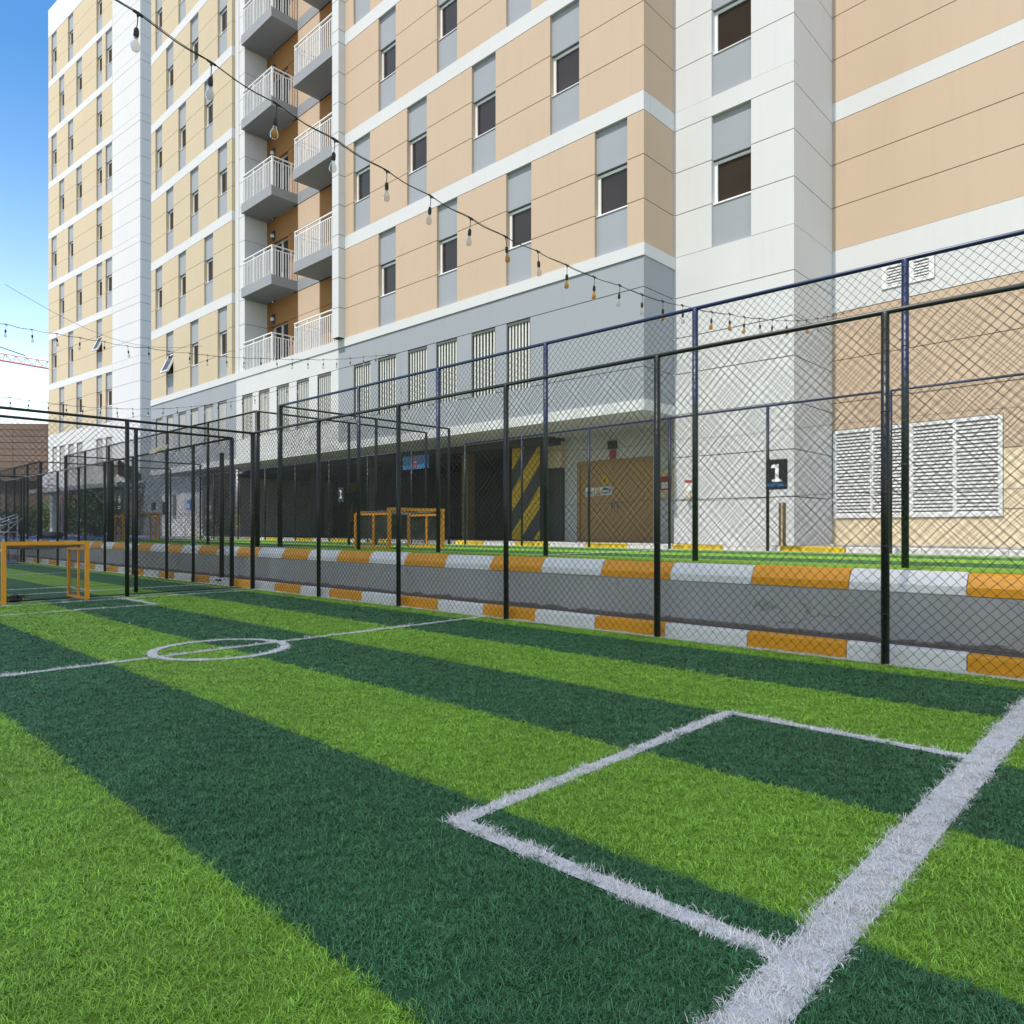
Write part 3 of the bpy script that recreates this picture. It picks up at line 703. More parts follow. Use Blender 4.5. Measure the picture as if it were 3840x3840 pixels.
def dr3(n, x0, x1, z0, z1):
    n.box(x0+0.03,x1-0.10,16.046,16.049,z1-0.10,z1-0.03,M['signblue']); n.box(x1-0.09,x1-0.03,16.046,16.049,z0+0.04,z1-0.08,M['signblue']); n.box(x0+0.03,x1-0.14,16.046,16.049,z0+0.04,z0+0.08,M['black'])
notice(-12.30, -12.0, 2.12, 2.36, dr1); notice(-11.97, -11.74, 2.13, 2.36, dr2); notice(-11.72, -11.40, 2.14, 2.37, dr3)
n = MB(); n.poly([(-11.74,16.052,2.44),(-11.52,16.052,2.44),(-11.52,16.052,2.60),(-11.63,16.052,2.72),(-11.74,16.052,2.60)], M['yellow']); n.poly([(-11.66,16.049,2.48),(-11.60,16.049,2.48),(-11.63,16.049,2.64)], M['black']); n.build("notice", door)
# ---- white column block and rotated wing ------------------------------
wing = thing("apartment_building", "pale tan wing and white window column at the right with big white louvres", "building", (-5.8, 16.6, 0.8))
def wbuild(b, name, label=None):
    o = b.build(name, wing, label=label); o.location = (5.8, -16.6, -0.8); return o
FCc = Frame((0, 14.53), (1, 0)); CL, CR_ = -8.585, -5.823
cb = MB()
for k in range(8):
    wall_floor(cb, FCc, CL, CR_, ZF(k), [(-7.646,-6.735)], 'white')
    window(FCc, -7.646, -6.735, ZF(k), wing)
for (z0, z1) in ((0.80, 1.86), (1.88, 2.83), (2.85, 3.80), (3.82, 4.73), (4.75, 5.55), (5.57, 6.472), (6.49, 7.409)): cb.fbox(FCc, CL, CR_, z0, z1, -0.25, 0, M['white'])
cb.fbox(FCc, CL, CR_, ZF(8), 35.4, -0.25, 0, M['white']); cb.fbox(FCc, CL+0.02, CR_-0.28, 0.9, 34, -0.34, -0.252, M['joint'])
FCr = Frame((CR_, 14.53), (0, 1))
for k in range(8): wall_floor(cb, FCr, 0.251, 2.35, ZF(k), [], 'white')
for (z0, z1) in ((0.80, 1.86), (1.88, 2.83), (2.85, 3.80), (3.82, 4.73), (4.75, 5.55), (5.57, 6.472), (6.49, 7.409)): cb.fbox(FCr, 0.251, 2.35, z0, z1, -0.25, 0, M['white'])
cb.fbox(FCr, 0.251, 2.35, ZF(8), 35.4, -0.25, 0, M['white']); cb.fbox(FCr, 0.26, 2.3, 0.9, 34, -0.33, -0.252, M['joint'])
wbuild(cb, "wall", "white panelled column with a window on each storey")
FW = Frame((-5.823, 16.683), (0.9957, -0.0932)); WLN = 16.0
wb = MB()
for k in range(8): wall_floor(wb, FW, 0.002, WLN, ZF(k)+0.03, [], 'tan')
wb.fbox(FW, 0.002, WLN, ZF(8)+0.03, 35.4, -0.25, 0, M['white'])
wb.fbox(FW, 0.002, 1.06, 6.045, 7.44, -0.25, 0.006, M['white']); wb.fbox(FW, 2.10, WLN, 6.045, 7.44, -0.25, 0.006, M['white']); wb.fbox(FW, 1.06, 2.10, 6.045, 6.30, -0.25, 0.006, M['white']); wb.fbox(FW, 1.06, 2.10, 6.80, 7.44, -0.25, 0.006, M['white'])
wb.fbox(FW, 0.002, WLN, 4.985, 6.03, -0.25, 0, M['tan']); wb.fbox(FW, 0.002, WLN, 4.03, 4.968, -0.25, 0, M['tan']); wb.fbox(FW, 0.002, WLN, 3.42, 4.012, -0.25, 0, M['tan'])
wb.fbox(FW, 3.28, WLN, 2.77, 3.418, -0.25, 0, M['tan']); wb.fbox(FW, 3.28, WLN, 1.60, 2.752, -0.25, 0, M['cream']); wb.fbox(FW, 3.28, WLN, 1.44, 1.583, -0.25, 0, M['cream'])
wb.fbox(FW, 0.002, WLN, 0.86, 1.438, -0.25, 0, M['cream']); wb.fbox(FW, 0.002, WLN, 0.70, 0.855, -0.25, 0.03, M['slabgrey'])
wb.fbox(FW, 0.01, WLN-0.01, 0.8, 34, -0.36, -0.252, M['joint'])
wbuild(wb, "wall", "tan and white banded wall")
lv = MB()
lv.fbox(FW, 0.03, 3.27, 3.33, 3.40, -0.20, 0.03, M['frame']); lv.fbox(FW, 0.03, 3.27, 1.45, 1.52, -0.20, 0.03, M['frame'])
mus = [0.03, 0.83, 1.62, 2.42, 3.20]
for s in mus: lv.fbox(FW, s, s+0.07, 1.522, 3.328, -0.20, 0.028, M['frame'])
for s0, s1 in zip(mus[:-1], mus[1:]):
    lv.fbox(FW, s0+0.072, s1-0.002, 1.522, 3.328, -0.22, -0.19, M['dark'])
    for i in range(25):
        z = 1.53+i*0.0725
        P = lambda a, zz, d: FW.p(a, zz, d)
        a, c = s0+0.072, s1-0.002
        lv.hexa([P(a,z,0.012),P(c,z,0.012),P(c,z+0.040,-0.06),P(a,z+0.040,-0.06),P(a,z+0.012,0.014),P(c,z+0.012,0.014),P(c,z+0.052,-0.06),P(a,z+0.052,-0.06)], M['frame'])
        lv.fbox(FW, a, c, z-0.018, z+0.012, 0.006, 0.013, M['frame'])
wbuild(lv, "louvre_panel", "large white louvred panel in four bays")
for s0 in (1.07, 1.60):
    v = MB(); w = 0.49
    v.fbox(FW, s0, s0+0.10, 6.31, 6.79, -0.15, 0.03, M['frame']); v.fbox(FW, s0+w-0.10, s0+w, 6.31, 6.79, -0.15, 0.03, M['frame'])
    v.fbox(FW, s0+0.10, s0+w-0.10, 6.31, 6.36, -0.15, 0.028, M['frame']); v.fbox(FW, s0+0.10, s0+w-0.10, 6.74, 6.79, -0.15, 0.028, M['frame'])
    v.fbox(FW, s0+0.10, s0+w-0.10, 6.362, 6.738, -0.2, -0.16, M['dark'])
    for i in range(6): v.fbox(FW, s0+0.102, s0+w-0.102, 6.375+i*0.06, 6.405+i*0.06, -0.08, 0.015, M['frame'])
    wbuild(v, "vent")
# ---- tower set back on the left ---------------------------------------
tower = thing("apartment_building", "tall beige tower with a plain white corner against the blue sky", "building", (-41.7, 14.6, 0.8))
def tbuild(b, name, label=None):
    o = b.build(name, tower, label=label); o.location = (41.7, -14.6, -0.8); return o
FT = Frame((-41.668, 14.597), (0.9962, 0.0873))
TA = [(-11.25,-10.44),(-8.55,-7.71),(-5.62,-4.85),(-4.37,-3.52)]; TB = [(-12.53,-11.67),(-9.83,-9.03),(-5.62,-4.85)]
tb = MB(); tc = MB()
FTr = Frame((-41.668, 14.597), (-0.0873, 0.9962))
for k in range(8):
    bays = TA if k % 2 == 0 else TB
    wall_floor(tb, FT, -13.06, -3.47, ZF(k), bays, 'beige')
    for i, (a, c) in enumerate(bays): window(FT, a, c, ZF(k), tower, curtain=(i+k) % 4 != 0, openw=(k == 1 and i == 2))
    wall_floor(tc, FT, -3.468, 0, ZF(k), [], 'white', band=False); tc.fbox(FT, -3.468, 0, ZF(k)+TH+0.012, ZF(k)+TH+BH-0.012, -0.25, 0, M['white'])
    wall_floor(tc, FTr, 0.251, 7, ZF(k), [], 'white', band=False); tc.fbox(FTr, 0.251, 7, ZF(k)+TH+0.012, ZF(k)+TH+BH-0.012, -0.25, 0, M['white'])
tb.fbox(FT, -13.06, -3.47, ZF(8)-BH, 35.4, -0.25, 0.01, M['white']); tc.fbox(FT, -3.468, 0, ZF(8), 35.4, -0.25, 0, M['white']); tc.fbox(FTr, 0.251, 7, ZF(8), 35.4, -0.25, 0, M['white'])
tb.fbox(FT, -13.04, -0.27, 3.8, 34, -0.34, -0.252, M['joint']); tc.fbox(FTr, 0.26, 7, 0.8, 34, -0.30, -0.252, M['joint'])
tb.fbox(FT, -13.06, -12.8, 3.8, 35.4, -7.0, -0.251, M['white'])
tbuild(tb, "wall", "beige panelled wall"); 
TLV = [(-12.38,-11.61),(-11.21,-10.34),(-9.80,-8.94),(-8.48,-7.62),(-5.63,-4.75),(-4.35,-3.51)]
for (z0, z1) in ((3.76, 4.98), (5.0, 6.0), (6.02, 7.40)): tc.fbox(FT, -3.468, 0, z0, z1, -0.25, 0, M['white'])
tc.fbox(FT, -3.468, -2.6, 0.8, 3.74, -0.25, 0, M['white'])
for (z0, z1) in ((0.8, 1.86), (1.88, 3.74), (3.76, 4.98), (5.0, 6.0), (6.02, 7.40)): tc.fbox(FTr, 0.251, 7, z0, z1, -0.25, 0, M['white'])
tbuild(tc, "wall", "plain white corner wall")
tp = MB(); podium_row(tp, FT, -13.06, -3.47, TLV, 4.95, 6.55, 'white'); tp.fbox(FT, -13.06, -3.47, 6.57, 7.41, -0.25, 0.01, M['white']); tp.fbox(FT, -13.06, -3.47, 3.75, 4.935, -0.25, 0, M['white'])
tp.fbox(FT, -13.06, 0.0, 3.50, 3.742, -0.5, 1.2, M['slabgrey'])
for s in (-12.9, -7.6, -2.9): tp.fbox(FT, s, s+0.45, 0.8, 3.49, -0.45, -0.02, M['white'])
tp.fbox(FT, -13.0, -0.2, 0.8, 3.49, -4.3, -4.0, M['white'])
tbuild(tp, "podium_wall")
for op in TLV: louver(FT, op[0], op[1], 4.95, 6.55, tower)

# ------------------------------------------------------------------ tower block across the road, behind the photographer (it shades both pitches)
t = thing("apartment_building", "tall tower block standing on the near side of the pitches, shading them", "building", (-18, -50, 0))
b = MB(); ang = R(-7); SH = 108.0
b.box(-25, 26, -9, 0, 0, SH, M['beige'])
for k in range(30): b.box(-25.05, 26.05, -9.05, 0.05, 5+k*3.32, 5.42+k*3.32, M['white'])
o = b.build("wall", t); 
b = MB()
for k in range(8):
    for i in range(9): b.box(-23+i*5.3, -21.6+i*5.3, 0.051, 0.07, 6.4+k*3.32, 7.7+k*3.32, M['glass'])
b.build("window_band", t); t.rotation_euler = (0, 0, ang)
# ------------------------------------------------------------------ string lights
def catmull(pts, n=4):
    out = []; P = [Vector(p) for p in pts]
    for i in range(len(P)-1):
        a, b_, c, d = P[max(i-1, 0)], P[i], P[i+1], P[min(i+2, len(P)-1)]
        for k in range(n):
            t_ = k/n; out.append(0.5*((2*b_)+(c-a)*t_+(2*a-5*b_+4*c-d)*t_*t_+(3*b_-a-3*c+d)*t_**3))
    out.append(P[-1]); return out
bp = [(0.010,-0.160),(0.0135,-0.168),(0.0145,-0.178),(0.0215,-0.196),(0.0285,-0.214),(0.0305,-0.230),(0.027,-0.245),(0.017,-0.256),(0.002,-0.2595)]
def bulb_meshes(glass):
    g = MB(); g.lathe(bp, 20, glass)
    s = MB(); s.tube([(0,0,0.0),(0.002,0,-0.05),(0,0,-0.105)], 0.0032, 6, M['rubber']); s.lathe([(0.002,-0.098),(0.011,-0.102),(0.0145,-0.112),(0.0165,-0.122),(0.0165,-0.150),(0.0135,-0.164),(0.002,-0.166)], 14, M['rubber'])
    s.tube([(-0.030,0,0.004),(0.030,0,-0.004)], 0.0085, 8, M['rubber']); s.lathe([(0.007,0.006),(0.009,-0.01),(0.005,-0.024)], 8, M['rubber'])
    f = MB(); f.tube([(0,0,-0.168),(0,0,-0.20)], 0.005, 8, M['filament'])
    for a in range(4):
        x, y = 0.008*math.cos(a*1.57), 0.008*math.sin(a*1.57); f.tube([(x*0.3,y*0.3,-0.196),(x,y,-0.232)], 0.0011, 4, M['filament'])
    return g.mesh("bulb"), s.mesh("socket"), f.mesh("filament")
BM = {'c': bulb_meshes(M['bulb']), 'a': bulb_meshes(M['amber'])}
def string_lights(label, pts, pre, post, amber=(), sub=True, empty=()):
    t = thing("string_lights", label, "string lights", pts[0]); o = Vector(pts[0])
    path = [tuple(Vector(p)-o) for p in list(pre)+list(pts)+list(post)]
    pp = []
    for i, p in enumerate(catmull(path, 6)):
        ph = (i % 6)/6.0; pp.append(p + Vector((0, 0, -0.012*math.sin(math.pi*ph)+0.004*math.sin(i*1.1))))
    b = MB(); b.tube(pp, 0.0042, 6, M['rubber'])
    q = [p + Vector((0.006*math.sin(i*0.35), 0.0, 0.0065*math.cos(i*0.35)+0.004)) for i, p in enumerate(pp)]; b.tube(q, 0.0022, 5, M['rubber'])
    b.build("cable", t)
    for i, p in enumerate(pts):
        kind = 'a' if i in amber else 'c'; g, s, f = BM[kind]
        rz = random.uniform(0, 6.28)
        so = inst(s, "socket", t, Vector(p)-o, rz*0+math.pi/2); so.rotation_euler = (random.uniform(-.09, .09), random.uniform(-.09, .09), math.pi/2)
        if i in empty: continue
        gl = bpy.data.objects.new("bulb", g); C.objects.link(gl); gl.parent = so
        if kind == 'a': gl['label'] = "amber glass bulb"
        fl = bpy.data.objects.new("filament", f) if False else None
    return t
SM = [(-4.95,1.72,4.54),(-4.95,2.2,4.45),(-4.96,2.7,4.38),(-4.96,3.2,4.31),(-4.96,3.71,4.25),(-4.96,4.2,4.2),(-4.97,4.7,4.16),(-4.97,5.18,4.13),(-4.97,5.67,4.12),(-4.98,6.17,4.11),(-4.98,6.67,4.11),(-4.98,7.18,4.14),(-4.99,7.68,4.15),(-4.99,8.17,4.18),(-4.99,8.67,4.24),(-4.99,9.5,4.33),(-5.0,10.06,4.43),(-5.0,10.56,4.49),(-5.0,11.08,4.58),(-5.01,11.6,4.67),(-5.01,12.15,4.78),(-5.01,12.65,4.88),(-5.02,13.1,4.99),(-5.02,13.63,5.13),(-5.02,14.13,5.27),(-5.02,14.6,5.41),(-5.03,15.02,5.53)]
string_lights("string of bulbs hanging low overhead, nearest of the festoon cables", SM, [(-4.93,-0.3,5.1),(-4.94,0.7,4.78),(-4.945,1.22,4.65)], [(-5.03,15.8,5.8),(-5.04,16.5,6.1)], amber=(2,7,9,10,13,15,16,17,19,20,22))
SA = [(-16.8,3.42,5.2),(-16.81,3.85,5.19),(-16.83,4.29,5.2),(-16.84,4.72,5.2),(-16.85,5.19,5.21),(-16.87,5.65,5.21),(-16.88,6.09,5.25),(-16.89,6.53,5.26),(-16.9,7.0,5.3),(-16.92,7.43,5.33),(-16.93,7.9,5.38),(-16.94,8.35,5.43),(-16.96,8.79,5.5),(-16.97,9.22,5.56),(-16.98,9.68,5.63),(-17.0,10.14,5.71),(-17.01,10.62,5.79),(-17.02,11.05,5.88),(-17.03,11.49,5.98),(-17.05,11.94,6.1),(-17.06,12.38,6.21),(-17.07,12.83,6.33)]
string_lights("middle string of clear bulbs crossing in front of the balcony block", SA, [(-16.7,1.0,5.35),(-16.75,2.3,5.25),(-16.78,3.0,5.21)], [(-17.09,13.24,6.44)], empty=(4,12))
SB = [(-21.5,4.46,4.5),(-21.53,4.87,4.49),(-21.57,5.3,4.49),(-21.6,5.72,4.49),(-21.63,6.13,4.51),(-21.67,6.57,4.53),(-21.7,6.99,4.57),(-21.73,7.41,4.61),(-21.77,7.83,4.67),(-21.8,8.27,4.73),(-21.83,8.68,4.81),(-21.87,9.1,4.9),(-21.9,9.53,5.0),(-21.93,9.96,5.11),(-21.97,10.38,5.22),(-22.0,10.79,5.36),(-22.03,11.21,5.52),(-22.07,11.62,5.67),(-22.1,12.02,5.82),(-22.13,12.42,5.97),(-22.17,12.83,6.13)]
string_lights("lowest and farthest string of clear bulbs, just above the end fences", SB, [(-21.3,2.0,4.62),(-21.4,3.4,4.53),(-21.47,4.1,4.51)], [(-22.2,13.24,6.28)])
b = MB(); p0, p1 = Vector((-26.0, 5.26, 8.6)), Vector((-30.5, 13.2, 9.0))
b.tube([p0.lerp(p1, i/12)+Vector((0, 0, -0.75*math.sin(math.pi*i/12))) for i in range(13)], 0.006, 5, M['rubber'])
tag(b.build("cable"), "thin bare cable sagging across the sky to the balcony block", "cable")

# ------------------------------------------------------------------ signs and small things near the building
def text_mesh(body, size, mat, name, parent, loc, rot):
    cu = bpy.data.curves.new(name, 'FONT'); cu.body = body; cu.size = size; cu.align_x = 'CENTER'; cu.extrude = 0.001
    tmp = bpy.data.objects.new(name, cu); C.objects.link(tmp); dg = bpy.context.evaluated_depsgraph_get()
    me = bpy.data.meshes.new_from_object(tmp.evaluated_get(dg)); bpy.data.objects.remove(tmp); bpy.data.curves.remove(cu)
    me.materials.clear(); me.materials.append(mat); me.name = name
    o = bpy.data.objects.new(name, me); C.objects.link(o); o.parent = parent; o.location = loc; o.rotation_euler = rot
    return o
def number_one_sign(label, loc, w, h):
    t = thing("pitch_sign", label, "sign", loc)
    b = MB(); b.box(-w/2, w/2, 0, 0.012, 0, h, M['black']); b.build("sign_board", t)
    b = MB(); y = -0.003; k = h/0.48
    P = lambda pts: b.poly([(x*k, y, z*k+0.0) for x, z in pts], M['signwhite'])
    P([(-0.075,0.125),(0.085,0.125),(0.085,0.165),(-0.075,0.165)]); P([(-0.022,0.166),(0.036,0.166),(0.036,0.40),(-0.022,0.40)])
    P([(-0.085,0.345),(-0.0225,0.345),(-0.0225,0.40),(-0.05,0.40),(-0.085,0.375)])
    b.build("number", t)
    text_mesh("FOOTBALL", 0.066*k, M['signblue2'], "lettering", t, (0, -0.003, 0.052*k), (R(90), 0, 0))
    return t
M['signblue2'] = mat_plain("sign_light_blue", (0.02, 0.25, 0.62, 1), 0.4, var=0.02)
s = number_one_sign("black FOOTBALL sign with a white 1, facing front on the low blue fence", (-5.13, 12.05, 1.88), 0.375, 0.52)
s2 = number_one_sign("narrow looking black 1 sign on the low fence before the dark undercroft", (-19.05, 12.50, 2.03), 0.32, 0.47)
t = thing("bollard", "short brown and yellow post standing by the white column", "bollard", (-5.32, 12.75, 0.88))
b = MB(); b.box(-0.05, -0.015, -0.04, 0.04, 0, 0.80, M['tarp']); b.box(0.018, 0.05, -0.04, 0.04, 0, 0.80, M['tarp']); b.box(-0.014, 0.017, -0.025, 0.025, 0, 0.79, M['cream']); b.build("post", t)
b = MB(); b.box(-0.12, 0.12, -0.10, 0.10, 0.0, 0.03, M['yellow']); b.build("base_plate", t)
t = thing("hanging_sign", "blue height limit banner with a red disc under the canopy", "sign", (-16.78, 13.60, 3.0))
b = MB(); b.box(-0.60, 0.60, 0, 0.03, 0, 0.40, M['signblue3']) if False else b.box(-0.60, 0.60, 0, 0.03, 0, 0.40, M['signblue']); b.build("sign_board", t)
b = MB(); b.poly([(0.10*math.cos(a*math.pi/14), -0.004, 0.2+0.16*math.sin(a*math.pi/14)) for a in range(28)], M['red']); b.box(-0.06, 0.06, -0.009, -0.006, 0.18, 0.22, M['signwhite']); b.build("red_disc", t)
b = MB(); b.tube([(-0.5,0.015,0.4),(-0.5,0.015,0.80)], 0.008, 6, M['steel']); b.tube([(0.5,0.015,0.4),(0.5,0.015,0.80)], 0.008, 6, M['steel']); b.build("hanger", t)
t = thing("exit_sign", "small black box sign with a red panel above the brown door", "sign", (-11.32, 15.99, 3.17))
b = MB(); b.box(-0.14, 0.14, -0.05, 0.0, 0.20, 0.42, M['black']); b.build("sign_box", t)
b = MB(); b.box(-0.08, 0.09, -0.04, 0.0, -0.06, 0.17, M['red']); b.build("alarm_panel", t)
t = thing("fire_cabinet", "recessed fire hose cabinet with a red panel right of the brown door", "cabinet", (-9.65, 15.99, 2.0))
b = MB(); b.box(-0.26, 0.26, -0.05, 0, 0.0, 0.72, M['cream']); b.build("cabinet_body", t)
b = MB(); b.box(-0.2, 0.16, -0.058, -0.052, 0.20, 0.55, M['red']); b.box(-0.12, 0.08, -0.062, -0.059, 0.24, 0.40, M['signwhite']); b.build("cabinet_door", t)
t = thing("fire_extinguisher_sign", "small red topped notice with a pale bracket on the white column", "notice", (-8.2, 14.52, 1.85))
b = MB(); b.box(-0.09, 0.09, -0.02, 0, 0.22, 0.46, M['signwhite']); b.box(-0.09, 0.09, -0.024, -0.021, 0.40, 0.46, M['red']); b.build("notice_board", t)
b = MB(); b.tube([(0.02,-0.05,0.0),(0.02,-0.05,0.19)], 0.045, 10, M['cream']); b.lathe([(0.045,0.19),(0.03,0.215),(0.002,0.22)], 10, M['cream'], (0.02,-0.05,0)); b.build("bracket", t)
t = thing("down_pipe", "pale vertical down pipe with yellow bands before the dark undercroft", "pipe", (-27.75, 13.42, 0.87))
b = MB(); b.tube([(0,0,0),(0,0,2.72)], 0.10, 14, M['steel']); b.box(-0.16,0.45,-0.06,0.06,2.55,2.64,M['steel']); b.build("pipe", t)
for z in (0.42, 0.83):
    b = MB(); b.tube([(0,0,z),(0,0,z+0.05)], 0.106, 14, M['yellow']); b.build("band", t)
def wall_sign(label, loc, w, h, m, draw):
    t = thing("wall_sign", label, "sign", loc); b = MB(); b.box(-w/2, w/2, -0.015, 0, 0, h, m); b.build("sign_board", t)
    b = MB(); draw(b); b.build("emblem", t); return t
def ring(b, x, z, r0, r1, m, y=-0.019, n=24):
    for i in range(n):
        a0, a1 = 2*math.pi*i/n, 2*math.pi*(i+1)/n
        b.poly([(x+r*math.cos(a), y, z+r*math.sin(a)) for r, a in ((r0,a0),(r1,a0),(r1,a1),(r0,a1))], m)
def emblem_ball(b):
    ring(b, 0, 0.72, 0.15, 0.19, M['signwhite']); ring(b, 0, 0.72, 0.0, 0.06, M['signwhite'])
    for a in range(5):
        c, s_ = math.cos(a*1.2566+1.57), math.sin(a*1.2566+1.57); b.poly([(0.06*c-0.012*s_, -0.019, 0.72+0.06*s_+0.012*c),(0.15*c-0.012*s_, -0.019, 0.72+0.15*s_+0.012*c),(0.15*c+0.012*s_, -0.019, 0.72+0.15*s_-0.012*c),(0.06*c+0.012*s_, -0.019, 0.72+0.06*s_-0.012*c)], M['signwhite'])
    for z, w in ((0.34, 0.26), (0.24, 0.2)): b.box(-w, w, -0.019, -0.017, z, z+0.035, M['signwhite'])
wall_sign("tall black board with a white ball emblem beside the hedge", (-41.2, 13.4, 2.05), 0.95, 1.12, M['black'], emblem_ball)
def emblem_round(b):
    ring(b, 0, 0.72, 0.17, 0.22, M['signwhite']); b.box(-0.15, 0.15, -0.019, -0.017, 0.70, 0.74, M['signwhite'])
    for z, w in ((0.40, 0.2), (0.30, 0.3), (0.22, 0.25)): b.box(-w, w, -0.019, -0.017, z, z+0.03, M['signwhite'])
wall_sign("dark wall panel with a white round emblem left of the pale pipe", (-30.9, 13.62, 1.45), 1.3, 2.0, M['charcoal'], emblem_round)
def emblem_blue(b): ring(b, -0.03, 0.18, 0.06, 0.10, M['signwhite']); b.box(-0.05, -0.01, -0.019, -0.017, 0.28, 0.38, M['signwhite'])
wall_sign("small blue accessible parking sign on the white ground floor wall", (-33.2, 13.73, 2.1), 0.42, 0.46, M['signblue'], emblem_blue)
for i, (x, z, w, h, m, lab) in enumerate(((-37.3, 2.15, 0.28, 0.38, 'charcoal', "small dark meter box on the white wall behind the distant goal"), (-36.0, 1.9, 0.22, 0.62, 'charcoal', "narrow dark panel on the white wall behind the distant goal"), (-34.9, 1.9, 0.42, 0.95, 'steel', "grey electrical cabinet on the white wall behind the distant goal"))):
    t = thing("meter_box", lab, "box", (x, 13.74, z)); b = MB(); b.box(-w/2, w/2, -0.12, 0, 0, h, M[m]); b.build("box_body", t); b = MB(); b.box(-w/2+0.03, w/2-0.03, -0.128, -0.121, 0.03, h-0.03, M[m]); b.build("box_door", t)

# ------------------------------------------------------------------ far left: court, hoop, bleacher, hedges, cladded building, crane
t = thing("basketball_hoop", "faded pink basketball hoop with fan shaped backboard on the blue court", "hoop", (-46.3, 11.6, 0.8))
b = MB(); b.tube([(0,0.5,0),(0,0.5,2.4),(0,0.1,3.0)], 0.08, 10, M['pink']); b.build("pole", t)
b = MB(); pr = [(-0.62,2.75),(0.62,2.75),(0.62,3.05)]+[(0.62*math.cos(a*math.pi/10), 3.05+0.5*math.sin(a*math.pi/10)) for a in range(1, 10)]+[(-0.62,3.05)]
ang = R(52); u = (math.cos(ang), math.sin(ang)); Q = lambda x, d, z: (x*u[0]-d*u[1], x*u[1]+d*u[0], z)
b.poly([Q(x, -0.02, z) for x, z in reversed(pr)], M['frame']); b.poly([Q(x, 0.02, z) for x, z in pr], M['frame'])
for i in range(len(pr)):
    (xa, za), (xb, zb) = pr[i-1], pr[i]; b.poly([Q(xa,-0.02,za),Q(xb,-0.02,zb),Q(xb,0.02,zb),Q(xa,0.02,za)], M['pink'])
b.build("backboard", t)
b = MB()
for (x0, x1, z0, z1) in ((-0.24,0.24,2.85,2.89),(-0.24,0.24,3.2,3.24),(-0.24,-0.20,2.891,3.199),(0.20,0.24,2.891,3.199)):
    b.hexa([Q(x0,0.022,z0),Q(x1,0.022,z0),Q(x1,0.03,z0),Q(x0,0.03,z0),Q(x0,0.022,z1),Q(x1,0.022,z1),Q(x1,0.03,z1),Q(x0,0.03,z1)], M['pink'])
    b.hexa([Q(x0,-0.03,z0),Q(x1,-0.03,z0),Q(x1,-0.022,z0),Q(x0,-0.022,z0),Q(x0,-0.03,z1),Q(x1,-0.03,z1),Q(x1,-0.022,z1),Q(x0,-0.022,z1)], M['pink'])
b.build("target_square", t)
b = MB(); c0 = Q(0,-0.26,2.86); b.tube([(c0[0]+0.22*math.cos(a*math.pi/10), c0[1]+0.22*math.sin(a*math.pi/10), 2.86) for a in range(21)], 0.012, 6, M['red'], caps=False); b.build("rim", t)
t = thing("bleacher", "silver tubular bleacher frame with sloping rails beyond the neighbouring pitch", "bleacher", (-32.6, 5.2, 0))
b = MB()
for k, (y, z) in enumerate(((0.2,0.35),(0.7,0.72),(1.2,1.08))):
    b.box(-1.2, 1.4, y, y+0.30, z, z+0.035, M['steel'])
b.build("seat_plank", t)
b = MB()
for x in (-1.2, 0.1, 1.4):
    b.tube([(x,0.1,0.02),(x,1.65,1.62)], 0.022, 8, M['steel']); b.tube([(x,1.5,0.0),(x,1.5,1.7)], 0.022, 8, M['steel']); b.tube([(x,0.3,0.0),(x,0.3,0.34)], 0.02, 8, M['steel'])
for z in (1.45, 1.58, 1.7): b.tube([(-1.2,1.5,z-0.12),(1.4,1.5,z+0.06)], 0.02, 8, M['steel'])
b.build("frame", t)
b = MB(); b.tube([(0,0,0.14),(0.9,0.1,0.15),(2.6,0.0,0.14)], 0.14, 12, M['black']); tag(b.build("rolled_mat", loc=(-36.5, 8.75, 0.806)), "black rolled mat lying on the edge of the blue court", "mat")
t = thing("lamp_column", "thick dark round column rising behind the neighbouring fence", "column", (-24.6, 7.74, 0.80))
b = MB(); b.tube([(0,0,0),(0,0,2.5)], 0.10, 16, M['post']); b.lathe([(0.10,2.5),(0.08,2.54),(0.002,2.55)], 16, M['post']); b.build("shaft", t); b = MB(); b.lathe([(0.24,0),(0.24,0.03),(0.16,0.035)], 16, M['post']); b.build("base_flange", t)
b = MB(); rr = random.Random(3)
N1 = 10; g = [[(-40.9+2.4*i/N1, 12.5+0.3*math.sin(i)*0.3+1.1*j/5, 4.75-0.35*math.sin(math.pi*i/N1)-0.16*j+0.07*math.sin(i*2.3+j)) for j in range(6)] for i in range(N1+1)]
for i in range(N1):
    for j in range(5): b.poly([g[i][j], g[i+1][j], g[i+1][j+1], g[i][j+1]], M['tarp'], True)
for i in range(N1):
    a, c = g[i][0], g[i+1][0]; b.poly([(a[0],a[1],a[2]-0.55-0.12*math.sin(i*1.3)),(c[0],c[1],c[2]-0.55-0.12*math.sin(i*1.3+1.3)),c,a], M['tarp'], True)
tag(b.build("awning_cloth"), "drooping brown cloth awning in front of the white corner tower", "awning")

